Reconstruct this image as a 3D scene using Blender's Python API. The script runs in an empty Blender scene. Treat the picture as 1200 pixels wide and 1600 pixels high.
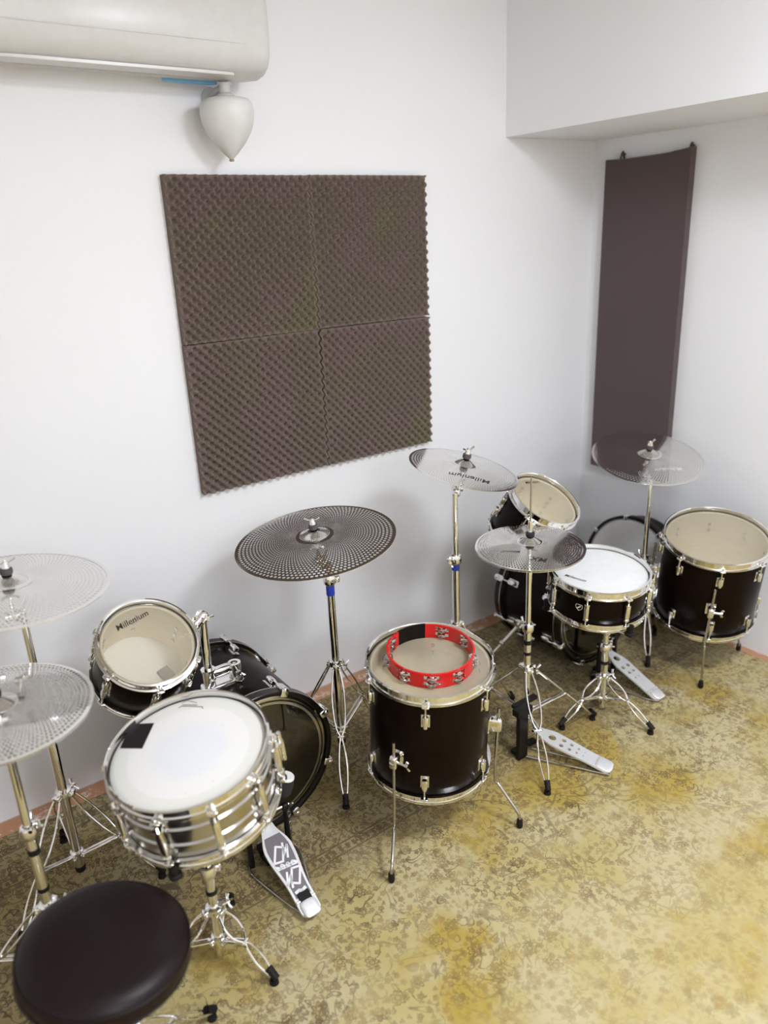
import bpy, math, random
from mathutils import Vector, Matrix
PI = math.pi
random.seed(7)
SC = bpy.context.scene
COL = SC.collection

# ------------------------------------------------------------------ materials
class NT:
    """small helper to write procedural node graphs as expressions"""
    def __init__(s, name):
        s.m = bpy.data.materials.new(name); s.m.use_nodes = True
        s.t = s.m.node_tree; s.t.nodes.clear()
        s.out = s.new('ShaderNodeOutputMaterial')
    def new(s, k, **kw):
        n = s.t.nodes.new(k)
        for a, b in kw.items(): setattr(n, a, b)
        return n
    def put(s, sock, v):
        if isinstance(v, bpy.types.NodeSocket): s.t.links.new(v, sock)
        else: sock.default_value = v
    def math(s, op, a, b=0.0, c=0.0):
        n = s.new('ShaderNodeMath', operation=op)
        s.put(n.inputs[0], a)
        if op not in ('SINE', 'COSINE', 'ABSOLUTE', 'FRACT', 'FLOOR', 'SQRT'): s.put(n.inputs[1], b)
        if op in ('MULTIPLY_ADD', 'SMOOTH_MIN'): s.put(n.inputs[2], c)
        return n.outputs[0]
    def ss(s, x, lo, hi, a=0.0, b=1.0):
        n = s.new('ShaderNodeMapRange', interpolation_type='SMOOTHSTEP')
        s.put(n.inputs[0], x); n.inputs[1].default_value = lo; n.inputs[2].default_value = hi
        n.inputs[3].default_value = a; n.inputs[4].default_value = b
        return n.outputs[0]
    def mix(s, f, a, b):
        n = s.new('ShaderNodeMix', data_type='RGBA')
        s.put(n.inputs[0], f); s.put(n.inputs[6], a); s.put(n.inputs[7], b)
        return n.outputs[2]
    def noise(s, vec, scale, detail=3, rough=.5, dist=0):
        n = s.new('ShaderNodeTexNoise'); s.put(n.inputs['Vector'], vec)
        n.inputs['Scale'].default_value = scale; n.inputs['Detail'].default_value = detail
        n.inputs['Roughness'].default_value = rough; n.inputs['Distortion'].default_value = dist
        return n.outputs[0]
    def obj(s): return s.new('ShaderNodeTexCoord').outputs['Object']
    def bsdf(s, col, rough=.5, metal=0.0, **kw):
        b = s.new('ShaderNodeBsdfPrincipled')
        s.put(b.inputs['Base Color'], col); s.put(b.inputs['Roughness'], rough); s.put(b.inputs['Metallic'], metal)
        for k, v in kw.items(): s.put(b.inputs[k], v)
        s.t.links.new(b.outputs[0], s.out.inputs[0]); return b
    def bump(s, b, h, strength=.3, dist=.001):
        n = s.new('ShaderNodeBump'); n.inputs['Strength'].default_value = strength
        n.inputs['Distance'].default_value = dist; s.put(n.inputs['Height'], h)
        s.t.links.new(n.outputs[0], b.inputs['Normal'])

def C4(r, g, b): return (r, g, b, 1)
def plain(name, col, rough=.5, metal=0.0, var=.06, vs=30, bump=0, bs=200, **kw):
    """every material gets a slight procedural mottling"""
    n = NT(name); o = n.obj()
    f = n.noise(o, vs, 3)
    c = n.mix(f, C4(*[x*(1-var) for x in col]), C4(*[min(1, x*(1+var)) for x in col]))
    b = n.bsdf(c, rough, metal, **kw)
    if bump: n.bump(b, n.noise(o, bs, 2), bump, .001)
    return n.m

M = {}
def make_materials():
    n = NT('wall_paint'); o = n.obj()
    c = n.mix(n.noise(o, 1.6, 4), C4(.81, .81, .82), C4(.85, .85, .86))
    b = n.bsdf(c, .75); n.bump(b, n.noise(o, 45, 4), .12, .004); M['wall'] = n.m
    M['ceil'] = plain('ceiling_paint', (.84, .84, .84), .8)
    # terracotta tiles with joints
    n = NT('terracotta_tiles'); o = n.obj()
    br = n.new('ShaderNodeTexBrick'); n.put(br.inputs['Vector'], o)
    br.offset = .5
    br.inputs['Color1'].default_value = C4(.42, .19, .10); br.inputs['Color2'].default_value = C4(.52, .27, .15)
    br.inputs['Mortar'].default_value = C4(.45, .38, .30); br.inputs['Scale'].default_value = 1
    br.inputs['Brick Width'].default_value = .3; br.inputs['Row Height'].default_value = .3
    br.inputs['Mortar Size'].default_value = .006
    c = n.mix(n.ss(n.noise(o, 22, 5, .7), .52, .62), br.outputs[0], C4(.66, .58, .50))
    n.bsdf(c, .55); M['tile'] = n.m
    M['chrome'] = plain('chrome', (.86, .85, .83), .07, 1.0, .02)
    M['steel'] = plain('brushed_steel', (.50, .485, .46), .18, 1.0, .05, 80)
    M['cymbal'] = plain('polished_cymbal_steel', (.80, .785, .76), .10, 1.0, .04, 12)
    # black wrap with a very faint reddish streaking
    n = NT('black_drum_wrap'); o = n.obj()
    mp = n.new('ShaderNodeMapping'); n.put(mp.inputs[0], o); mp.inputs['Scale'].default_value = (60, 60, 2)
    c = n.mix(n.noise(mp.outputs[0], 1, 4, .6), C4(.003, .0012, .0008), C4(.009, .0035, .002))
    n.bsdf(c, .28, 0, **{'Specular IOR Level': .07, 'Coat Weight': .06, 'Coat Roughness': .05}); M['black'] = n.m
    M['blackhoop'] = plain('black_lacquer_hoop', (.006, .003, .002), .25, 0, .2, **{'Specular IOR Level': .25, 'Coat Weight': .15})
    n = NT('birch_ply'); o = n.obj()
    mp = n.new('ShaderNodeMapping'); n.put(mp.inputs[0], o); mp.inputs['Scale'].default_value = (8, 8, 60)
    c = n.mix(n.noise(mp.outputs[0], 1, 4, .6), C4(.74, .61, .38), C4(.88, .77, .55))
    n.bsdf(c, .55); M['birch'] = n.m
    n = NT('dark_ply'); o = n.obj()
    mp = n.new('ShaderNodeMapping'); n.put(mp.inputs[0], o); mp.inputs['Scale'].default_value = (8, 8, 60)
    c = n.mix(n.noise(mp.outputs[0], 1, 4, .6), C4(.10, .05, .025), C4(.18, .10, .05)); n.bsdf(c, .6); M['darkply'] = n.m
    # coated drum head: white with a worn, bluish playing area
    n = NT('coated_head'); o = n.obj()
    sx = n.new('ShaderNodeSeparateXYZ'); n.put(sx.inputs[0], o)
    r = n.math('SQRT', n.math('ADD', n.math('MULTIPLY', sx.outputs[0], sx.outputs[0]), n.math('MULTIPLY', sx.outputs[1], sx.outputs[1])))
    w = n.math('ADD', r, n.math('MULTIPLY', n.math('SUBTRACT', n.noise(o, 20, 4, .7), .5), .05))
    c = n.mix(n.ss(w, .065, .10), C4(.745, .75, .78), C4(.79, .78, .75))
    c = n.mix(n.ss(r, .137, .140), c, C4(.745, .735, .68))
    c = n.mix(n.ss(n.noise(o, 160, 3, .7), .67, .72), c, C4(.5, .48, .42))
    n.bsdf(c, .5); M['coated'] = n.m
    M['whitehead'] = plain('plain_white_head', (.78, .78, .76), .45)
    # clear film heads
    def film(name, tint, milk, glossr=.05, mfac=.12, ior=1.45):
        n = NT(name)
        tr = n.new('ShaderNodeBsdfTransparent'); tr.inputs[0].default_value = C4(*tint)
        df = n.new('ShaderNodeBsdfDiffuse'); df.inputs[0].default_value = C4(*milk)
        gl = n.new('ShaderNodeBsdfGlossy'); gl.inputs['Roughness'].default_value = glossr
        fr = n.new('ShaderNodeFresnel'); fr.inputs[0].default_value = ior
        k = n.ss(n.noise(n.obj(), 7, 1), .2, .8, mfac*.9, mfac*1.1)
        m1 = n.new('ShaderNodeMixShader'); n.put(m1.inputs[0], k); n.put(m1.inputs[1], tr.outputs[0]); n.put(m1.inputs[2], df.outputs[0])
        m2 = n.new('ShaderNodeMixShader'); n.put(m2.inputs[0], fr.outputs[0]); n.put(m2.inputs[1], m1.outputs[0]); n.put(m2.inputs[2], gl.outputs[0])
        n.t.links.new(m2.outputs[0], n.out.inputs[0]); return n.m
    M['film'] = film('clear_head_film', (.98, .965, .92), (.95, .87, .68), .06, .27)
    M['batterfilm'] = film('bass_head_film', (.70, .62, .52), (.4, .35, .25), .03, .01, 1.9)
    M['blackhead'] = plain('black_resonant_head', (.012, .010, .010), .12, 0, .1)
    M['rubber'] = plain('black_rubber', (.008, .006, .006), .6, **{'Specular IOR Level': .25})
    M['felt'] = plain('grey_felt', (.09, .085, .08), .95, bump=.5)
    M['blackfelt'] = plain('black_felt', (.02, .018, .017), .9, bump=.5)
    M['whitefelt'] = plain('white_plastic', (.82, .82, .78), .4)
    M['blackmetal'] = plain('black_painted_metal', (.008, .006, .006), .4, **{'Specular IOR Level': .25})
    M['alu'] = plain('satin_aluminium', (.78, .78, .79), .38, .45, .05, 60)
    M['alud'] = plain('dark_pad', (.17, .15, .16), .5, 0.1)
    M['white'] = plain('white_print', (.80, .80, .80), .5)
    M['ink'] = plain('black_print', (.02, .017, .015), .5)
    M['inkgrey'] = plain('grey_print', (.62, .60, .57), .5)
    M['blue'] = plain('blue_tape', (.02, .05, .42), .5)
    M['red'] = plain('red_plastic', (.62, .007, .009), .25, 0, .04, **{'Coat Weight': .3})
    M['grip'] = plain('black_grip', (.008, .005, .004), .45, **{'Specular IOR Level': .15})
    M['vinyl'] = plain('black_vinyl', (.009, .004, .004), .40, 0, .1, bump=.25, bs=500, **{'Specular IOR Level': .22})
    M['acwhite'] = plain('ac_plastic', (.66, .65, .63), .3)
    M['acgrey'] = plain('ac_grille_plastic', (.55, .54, .52), .5)
    M['acblue'] = plain('blue_strip_plastic', (.18, .47, .72), .5)
    M['plaster'] = plain('ivory_plaster', (.70, .70, .675), .45)
    M['brass'] = plain('aged_brass', (.52, .44, .30), .35, .8)
    # foam: brown-grey with faded purple and olive areas
    n = NT('acoustic_foam'); g = n.new('ShaderNodeTexCoord').outputs['Object']
    oi = n.new('ShaderNodeObjectInfo').outputs['Random']
    v = n.new('ShaderNodeVectorMath', operation='ADD'); n.put(v.inputs[0], g); n.put(v.inputs[1], oi)
    f1 = n.ss(n.noise(v.outputs[0], 5, 3), .42, .62); f2 = n.ss(n.noise(v.outputs[0], 3.3, 3), .50, .68)
    c = n.mix(f1, C4(.150, .116, .090), C4(.165, .116, .103)); c = n.mix(f2, c, C4(.155, .132, .082))
    b = n.bsdf(c, .95); n.bump(b, n.noise(g, 900, 2), .4, .001); M['foam'] = n.m
    n = NT('panel_fabric'); o = n.obj()
    c = n.mix(n.noise(o, 4, 3), C4(.068, .043, .043), C4(.083, .056, .054))
    b = n.bsdf(c, .9, 0, **{'Sheen Weight': .3}); n.bump(b, n.noise(o, 700, 2), .4, .001); M['fabric'] = n.m
    make_rug_material()
    n = NT('lamp_diffuser'); e = n.new('ShaderNodeEmission'); e.inputs[0].default_value = C4(1, .98, .95); e.inputs[1].default_value = 6
    n.t.links.new(e.outputs[0], n.out.inputs[0]); M['lampglow'] = n.m

def make_rug_material():
    n = NT('persian_rug'); o = n.obj()
    # slight warp of the pattern
    nz = n.new('ShaderNodeTexNoise'); n.put(nz.inputs['Vector'], o); nz.inputs['Scale'].default_value = 5; nz.inputs['Detail'].default_value = 2
    sub = n.new('ShaderNodeVectorMath', operation='SUBTRACT'); n.put(sub.inputs[0], nz.outputs[1]); sub.inputs[1].default_value = (.5, .5, .5)
    sc = n.new('ShaderNodeVectorMath', operation='SCALE'); n.put(sc.inputs[0], sub.outputs[0]); sc.inputs['Scale'].default_value = .035
    ad = n.new('ShaderNodeVectorMath', operation='ADD'); n.put(ad.inputs[0], o); n.put(ad.inputs[1], sc.outputs[0])
    w = ad.outputs[0]
    s0 = n.new('ShaderNodeSeparateXYZ'); n.put(s0.inputs[0], o); X, Y = s0.outputs[0], s0.outputs[1]
    # ground
    pale = C4(.47, .385, .150); cream = C4(.53, .455, .255); gold = C4(.42, .30, .050); moss = C4(.25, .19, .055)
    g = n.mix(n.ss(n.noise(o, 4.5, 4, .6), .38, .62), pale, cream)
    g = n.mix(n.ss(n.noise(o, 2.6, 4, .6, .4), .50, .66), g, gold)
    g = n.mix(n.math('MULTIPLY', n.ss(n.noise(o, 11, 4, .65), .56, .70), .55), g, moss)
    shaded_border = n.ss(Y, -.98, -.78)
    g = n.mix(n.math('MULTIPLY', shaded_border, .58), g, C4(.17, .115, .040))  # browner border ground, with some shade under the drums painted into it
    def flowers(scale, petals, r0, amp, lw, keep, seed):
        mv = n.new('ShaderNodeVectorMath', operation='MULTIPLY_ADD'); n.put(mv.inputs[0], w)
        mv.inputs[1].default_value = (scale, scale, 0); mv.inputs[2].default_value = (seed, seed*.7, 0)
        vo = n.new('ShaderNodeTexVoronoi', voronoi_dimensions='2D'); n.put(vo.inputs['Vector'], mv.outputs[0])
        vo.inputs['Scale'].default_value = 1; vo.inputs['Randomness'].default_value = .75
        d = n.new('ShaderNodeVectorMath', operation='SUBTRACT'); n.put(d.inputs[0], mv.outputs[0]); n.put(d.inputs[1], vo.outputs['Position'])
        sp = n.new('ShaderNodeSeparateXYZ'); n.put(sp.inputs[0], d.outputs[0])
        ang = n.math('ARCTAN2', sp.outputs[1], sp.outputs[0]); r = vo.outputs['Distance']
        sc_ = n.new('ShaderNodeSeparateColor'); n.put(sc_.inputs[0], vo.outputs['Color'])
        rad = n.math('MULTIPLY_ADD', n.math('ABSOLUTE', n.math('SINE', n.math('MULTIPLY', ang, petals/2))), amp, r0)
        l1 = n.ss(n.math('ABSOLUTE', n.math('SUBTRACT', r, rad)), lw*.5, lw, 1, 0)
        l2 = n.ss(n.math('ABSOLUTE', n.math('SUBTRACT', r, n.math('MULTIPLY', rad, .45))), lw*.4, lw*.8, 1, 0)
        k = n.math('GREATER_THAN', sc_.outputs[0], 1-keep)
        inside = n.ss(n.math('SUBTRACT', rad, r), 0, .03)
        return n.math('MULTIPLY', n.math('MAXIMUM', l1, l2), k), n.math('MULTIPLY', inside, k), sc_.outputs[1]
    f1, in1, rc = flowers(17, 7, .18, .13, .045, .42, 3.1)
    f2, in2, _ = flowers(36, 5, .16, .12, .075, .55, 8.4)
    f3, in3, _ = flowers(60, 3, .10, .24, .11, .50, 5.2)
    # scrolling tendrils: iso-lines of a smooth noise
    t = n.noise(w, 13, 1.5, .45, .8)
    ten = n.ss(n.math('ABSOLUTE', n.math('SUBTRACT', n.math('FRACT', n.math('MULTIPLY', t, 5.0)), .5)), .035, .075, 1, 0)
    t2 = n.noise(w, 24, 1, .4, 1.2)
    ten2 = n.ss(n.math('ABSOLUTE', n.math('SUBTRACT', n.math('FRACT', n.math('MULTIPLY', t2, 4.0)), .5)), .03, .07, 1, 0)
    zone = n.ss(n.noise(o, 3.1, 2), .42, .55)
    # medallion rings around two centres, straight guard bands parallel to the wall
    def ring(cx, cy, period, rmax, rmin=0.0):
        dx = n.math('SUBTRACT', X, cx); dy = n.math('SUBTRACT', Y, cy)
        r = n.math('SQRT', n.math('ADD', n.math('MULTIPLY', dx, dx), n.math('MULTIPLY', dy, dy)))
        a = n.math('ARCTAN2', dy, dx)
        r2 = n.math('ADD', r, n.math('MULTIPLY', n.math('ABSOLUTE', n.math('SINE', n.math('MULTIPLY', a, 6))), .03))
        l = n.ss(n.math('ABSOLUTE', n.math('SUBTRACT', n.math('FRACT', n.math('DIVIDE', r2, period)), .5)), .06, .11, 1, 0)
        return n.math('MULTIPLY', l, n.math('MULTIPLY', n.math('LESS_THAN', r2, rmax), n.math('GREATER_THAN', r2, rmin)))
    med = n.math('MAXIMUM', ring(-1.30, -1.32, .045, .30, .17), ring(-.95, -2.05, .08, .62, .42))
    def band(c0, hw, coord):  # guard stripe pair with ladder ticks between
        d = n.math('ABSOLUTE', n.math('SUBTRACT', coord, c0))
        e = n.ss(n.math('ABSOLUTE', n.math('SUBTRACT', d, hw)), .002, .0045, 1, 0)
        other = X if coord is Y else Y
        tick = n.math('LESS_THAN', n.math('FRACT', n.math('MULTIPLY', other, 42)), .45)
        tk = n.math('MULTIPLY', tick, n.math('LESS_THAN', d, hw*.55))
        return n.math('MAXIMUM', e, tk)
    bands = n.math('MAXIMUM', band(-.80, .020, Y), n.math('MAXIMUM', band(-.30, .016, Y), band(-.16, .012, Y)))
    line = n.math('MAXIMUM', n.math('MULTIPLY', f1, .95), n.math('MULTIPLY', f2, .75))
    line = n.math('MAXIMUM', line, n.math('MULTIPLY', f3, .65))
    line = n.math('MAXIMUM', line, n.math('MULTIPLY', ten, .85))
    line = n.math('MAXIMUM', line, n.math('MULTIPLY', n.math('MULTIPLY', ten2, zone), .75))
    line = n.math('MAXIMUM', line, n.math('MULTIPLY', med, .60))
    line = n.math('MAXIMUM', line, n.math('MULTIPLY', bands, .75))
    wear = n.math('MAXIMUM', n.ss(n.noise(o, 7, 5, .7), .35, .65, .25, .95), n.math('MULTIPLY', shaded_border, .95))
    line = n.math('MULTIPLY', n.math('MULTIPLY', line, wear), n.ss(Y, -1.75, -1.05, .24, 1.0))
    g = n.mix(n.math('MULTIPLY', in1, .35), g, n.mix(rc, C4(.42, .25, .07), C4(.30, .27, .10)))
    g = n.mix(n.math('MULTIPLY', in2, .25), g, C4(.42, .22, .08))
    c = n.mix(line, g, C4(.040, .017, .004))
    c = n.mix(n.math('MULTIPLY', n.noise(o, 420, 2), .22), c, C4(.20, .14, .05))
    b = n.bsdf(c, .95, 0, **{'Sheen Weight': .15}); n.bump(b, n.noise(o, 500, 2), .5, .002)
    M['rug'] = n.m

# ------------------------------------------------------------------ mesh building
def frame_of(nrm):
    z = Vector(nrm).normalized(); x = Vector((1, 0, 0)); x = (x - z*x.dot(z))
    if x.length < 1e-3: x = Vector((0, 1, 0)) - z*z.y
    x.normalize(); y = z.cross(x)
    m = Matrix.Identity(4)
    for i in range(3): m[i][0], m[i][1], m[i][2] = x[i], y[i], z[i]
    return m
def place(loc, nrm=(0, 0, 1), rz=0):
    return Matrix.Translation(Vector(loc)) @ frame_of(nrm) @ Matrix.Rotation(rz, 4, 'Z')

class MB:
    def __init__(s): s.v = []; s.f = []; s.mi = []; s.T = None
    def add(s, vs, fs, mi=0, T=None):
        b = len(s.v)
        for p in vs:
            p = Vector(p)
            if T is not None: p = T @ p
            s.v.append(tuple(p))
        for f in fs: s.f.append(tuple(i+b for i in f)); s.mi.append(mi)
        return s
    def box(s, c, d, T=None, mi=0):
        x, y, z = [q/2 for q in d]; c = Vector(c)
        vs = [c+Vector((a*x, b*y, e*z)) for a in (-1, 1) for b in (-1, 1) for e in (-1, 1)]
        return s.add(vs, [(0, 1, 3, 2), (4, 6, 7, 5), (0, 4, 5, 1), (2, 3, 7, 6), (0, 2, 6, 4), (1, 5, 7, 3)], mi, T)
    def lathe(s, prof, n=32, T=None, mi=0, closed=False, cap0=False, cap1=False, mis=None, a0=0, a1=2*PI):
        full = abs(a1-a0-2*PI) < 1e-6
        m = n if full else n+1
        vs = [(r*math.cos(a0+(a1-a0)*j/n), r*math.sin(a0+(a1-a0)*j/n), z) for (r, z) in prof for j in range(m)]
        k = len(prof); b = len(s.v)
        s.add(vs, [], 0, T)
        for i in range(k if closed else k-1):
            i2 = (i+1) % k
            for j in range(n):
                j2 = (j+1) % m
                s.f.append((b+i*m+j, b+i*m+j2, b+i2*m+j2, b+i2*m+j)); s.mi.append(mis[i] if mis else mi)
        if cap0: s.f.append(tuple(b+j for j in range(m))[::-1]); s.mi.append(mi)
        if cap1: s.f.append(tuple(b+(k-1)*m+j for j in range(m))); s.mi.append(mi)
        return s
    def cyl(s, p0, p1, r, r1=None, n=16, mi=0, T=None):
        p0, p1 = Vector(p0), Vector(p1); F = Matrix.Translation(p0) @ frame_of(p1-p0)
        if T is not None: F = T @ F
        L = (p1-p0).length
        return s.lathe([(r, 0), (r1 if r1 is not None else r, L)], n, F, mi, cap0=True, cap1=True)
    def tube(s, pts, r, n=10, mi=0, T=None, smooth=0, closed=False, flat=1.0):
        pts = [Vector(p) for p in pts]
        if smooth:
            out = []
            N = len(pts)
            rng = range(N if closed else N-1)
            for i in rng:
                g = lambda k: pts[k % N] if closed else pts[max(0, min(N-1, k))]
                p0, p1, p2, p3 = g(i-1), g(i), g(i+1), g(i+2)
                for j in range(smooth):
                    t = j/smooth
                    out.append(.5*((2*p1)+(p2-p0)*t+(2*p0-5*p1+4*p2-p3)*t*t+(3*p1-p0-3*p2+p3)*t**3))
            if not closed: out.append(pts[-1])
            pts = out
        N = len(pts); rings = []; up = None; b = len(s.v); vs = []
        for i, p in enumerate(pts):
            a = pts[(i-1) % N] if (closed or i > 0) else p; c = pts[(i+1) % N] if (closed or i < N-1) else p
            t = (c-a).normalized()
            if up is None:
                up = Vector((0, 0, 1)) if abs(t.z) < .9 else Vector((1, 0, 0))
            up = (up - t*up.dot(t))
            if up.length < 1e-6: up = t.orthogonal()
            up.normalize(); sd = t.cross(up)
            rr = r[i] if isinstance(r, (list, tuple)) else r
            for j in range(n):
                q = 2*PI*j/n
                vs.append(p + (up*math.cos(q)*flat + sd*math.sin(q))*rr)
        s.add(vs, [], 0, T)
        for i in range(N if closed else N-1):
            i2 = (i+1) % N
            for j in range(n):
                j2 = (j+1) % n
                s.f.append((b+i*n+j, b+i*n+j2, b+i2*n+j2, b+i2*n+j)); s.mi.append(mi)
        if not closed:
            s.f.append(tuple(b+j for j in range(n))[::-1]); s.mi.append(mi)
            s.f.append(tuple(b+(N-1)*n+j for j in range(n))); s.mi.append(mi)
        return s
    def sq(s, c, d, e=.35, n=14, T=None, mi=0):
        """rounded box (superellipsoid); e small = boxier"""
        def pw(x, k): return math.copysign(abs(x)**k, x)
        vs = []; fs = []; h = n//2
        for i in range(h+1):
            ph = -PI/2 + PI*i/h
            for j in range(n):
                th = 2*PI*j/n
                vs.append((c[0]+d[0]/2*pw(math.cos(ph), e)*pw(math.cos(th), e), c[1]+d[1]/2*pw(math.cos(ph), e)*pw(math.sin(th), e), c[2]+d[2]/2*pw(math.sin(ph), e)))
        for i in range(h):
            for j in range(n):
                j2 = (j+1) % n; fs.append((i*n+j, i*n+j2, (i+1)*n+j2, (i+1)*n+j))
        return s.add(vs, fs, mi, T)
    def prism(s, poly, z0, z1, T=None, mi=0):
        n = len(poly)
        vs = [(x, y, z0) for x, y in poly]+[(x, y, z1) for x, y in poly]
        fs = [tuple(range(n))[::-1], tuple(range(n, 2*n))]+[(i, (i+1) % n, n+(i+1) % n, n+i) for i in range(n)]
        return s.add(vs, fs, mi, T)
    def wing(s, c, d, axis, size=.016, T=None):
        """wing nut: hub along `axis`, two wings along d"""
        c, d, axis = Vector(c), Vector(d).normalized(), Vector(axis).normalized()
        s.cyl(c-axis*size*.4, c+axis*size*.4, size*.42, T=T, n=12)
        for k in (-1, 1):
            s.tube([c+d*k*size*.3, c+d*k*size*.9+axis*size*.15, c+d*k*size*1.5+axis*size*.5], [size*.3, size*.3, size*.38], 8, T=T, flat=.5)
        return s
    def build(s, name, mats, parent=None, smooth=40, label=None):
        me = bpy.data.meshes.new(name); me.from_pydata(s.v, [], s.f)
        if not isinstance(mats, (list, tuple)): mats = [mats]
        for m in mats: me.materials.append(M[m])
        me.polygons.foreach_set('material_index', s.mi)
        me.polygons.foreach_set('use_smooth', [True]*len(s.f))
        me.update()
        import bmesh
        bm = bmesh.new(); bm.from_mesh(me); bmesh.ops.recalc_face_normals(bm, faces=bm.faces); bm.to_mesh(me); bm.free()
        me.set_sharp_from_angle(angle=math.radians(smooth))
        o = bpy.data.objects.new(name, me); COL.objects.link(o)
        if parent: o.parent = parent
        if label: o['label'] = label
        return o

def tag(o, label=None, cat=None, group=None, kind=None):
    if label: o['label'] = label
    if cat: o['category'] = cat
    if group: o['group'] = group
    if kind: o['kind'] = kind
    return o
def thing(name, label, cat, mw, group=None):
    o = bpy.data.objects.new(name, None); COL.objects.link(o); o.empty_display_size = .05
    o.matrix_world = mw if isinstance(mw, Matrix) else Matrix.Translation(Vector(mw))
    return tag(o, label, cat, group)
def deps_mesh(ob):
    dg = bpy.context.evaluated_depsgraph_get()
    return bpy.data.meshes.new_from_object(ob.evaluated_get(dg))
def text_verts(txt, size, bold=.0, shear=0):
    cu = bpy.data.curves.new('txt', 'FONT'); cu.body = txt; cu.size = size; cu.offset = bold; cu.shear = shear
    cu.align_x = 'CENTER'; cu.align_y = 'CENTER'; cu.resolution_u = 3
    ob = bpy.data.objects.new('txt', cu); COL.objects.link(ob)
    me = deps_mesh(ob); vs = [v.co.copy() for v in me.vertices]; fs = [tuple(p.vertices) for p in me.polygons]
    bpy.data.objects.remove(ob); bpy.data.curves.remove(cu); bpy.data.meshes.remove(me)
    return vs, fs
def plate_with_holes(outline, holes, z0, z1):
    """flat plate (poly curve with holes) -> verts, faces"""
    cu = bpy.data.curves.new('pl', 'CURVE'); cu.dimensions = '2D'; cu.fill_mode = 'BOTH'; cu.extrude = (z1-z0)/2
    for poly in [outline]+holes:
        sp = cu.splines.new('POLY'); sp.points.add(len(poly)-1); sp.use_cyclic_u = True
        for i, (x, y) in enumerate(poly): sp.points[i].co = (x, y, 0, 1)
    ob = bpy.data.objects.new('pl', cu); COL.objects.link(ob)
    me = deps_mesh(ob); vs = [v.co+Vector((0, 0, (z0+z1)/2)) for v in me.vertices]; fs = [tuple(p.vertices) for p in me.polygons]
    bpy.data.objects.remove(ob); bpy.data.curves.remove(cu); bpy.data.meshes.remove(me)
    return vs, fs
def circ_poly(cx, cy, r, n=20): return [(cx+r*math.cos(2*PI*i/n), cy+r*math.sin(2*PI*i/n)) for i in range(n)]

# ------------------------------------------------------------------ drums
def badge(parent, R, ang, z, s=.03, turn=0):
    """shield-shaped badge with a diagonal bar on a shell of radius R"""
    T = Matrix.Rotation(ang, 4, 'Z') @ Matrix.Translation((R+.0015, 0, z)) @ Matrix.Rotation(PI/2, 4, 'Z') @ Matrix.Rotation(PI/2, 4, 'X') @ Matrix.Rotation(turn, 4, 'Z')
    pts = [(-.5, .55), (.5, .55), (.62, .30), (.50, -.2), (0, -.62), (-.50, -.2), (-.62, .30)]
    b = MB(); b.prism([(x*s, y*s) for x, y in pts], -.001, .001, T=T)
    o = b.build('badge', 'blackhoop', parent, label='black shield badge with a chrome edge and diagonal bar')
    b = MB(); P3 = [(x*s, y*s, .0015) for x, y in pts]
    b.tube(P3, .0011, 6, T=T, closed=True)
    b.tube([(-.28*s, -.18*s, .002), (.34*s, .34*s, .002)], .0028, 6, T=T)
    b.build('badge_trim', 'chrome', o)

def head_text(parent, txt, size, xy, rot, z, mat='ink', name='printed_name', shear=.2, curve=0, bold=0):
    vs, fs = text_verts(txt, size, size*.003, shear)
    T = Matrix.Translation((xy[0], xy[1], z)) @ Matrix.Rotation(rot, 4, 'Z')
    b = MB(); b.add(vs, fs, 0, T); return b.build(name, mat, parent)

def hoop_prof(R):
    return [(R+.002, -.016), (R+.012, -.017), (R+.0125, -.0145), (R+.0055, -.0125), (R+.005, .008), (R+.0095, .0095), (R+.0095, .012),
            (R+.0045, .0135), (R+.0015, .011), (R+.0015, -.010)]

def steel_hoop(parent, R, z, flip, angs):
    b = MB(); sg = -1 if flip else 1
    b.lathe([(r, z+sg*q) for r, q in hoop_prof(R)], 96, closed=True)
    for a in angs:      # the ears that the tension rods pass through
        T = Matrix.Rotation(a, 4, 'Z')
        b.sq((R+.014, 0, z-sg*.0145), (.016, .022, .006), .5, T=T)
    return b.build('hoop', 'chrome', parent)

def small_lug(parent, R, a, z, rodz, style='tom'):
    """one lug on the shell with its tension rod reaching up/down to the hoop at rodz"""
    T = Matrix.Rotation(a, 4, 'Z'); sg = 1 if rodz > z else -1
    b = MB()
    b.box((R+.0015, 0, z), (.003, .024, .042), T=T)
    b.sq((R+.010, 0, z+sg*.004), (.018, .019, .036), .55, T=T)
    b.cyl((R+.013, 0, z-sg*.016), (R+.013, 0, z+sg*.022), .0065, n=12, T=T)
    lug = b.build('lug', 'chrome', parent)
    b = MB()
    b.cyl((R+.013, 0, z+sg*.02), (R+.013, 0, rodz), .0028, n=8, T=T)
    b.cyl((R+.013, 0, rodz-sg*.002), (R+.013, 0, rodz+sg*.001), .0068, n=14, T=T)
    b.box((R+.013, 0, rodz+sg*.006), (.0062, .0062, .011), T=T)
    b.build('tension_rod', 'chrome', lug)
    return lug

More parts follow.
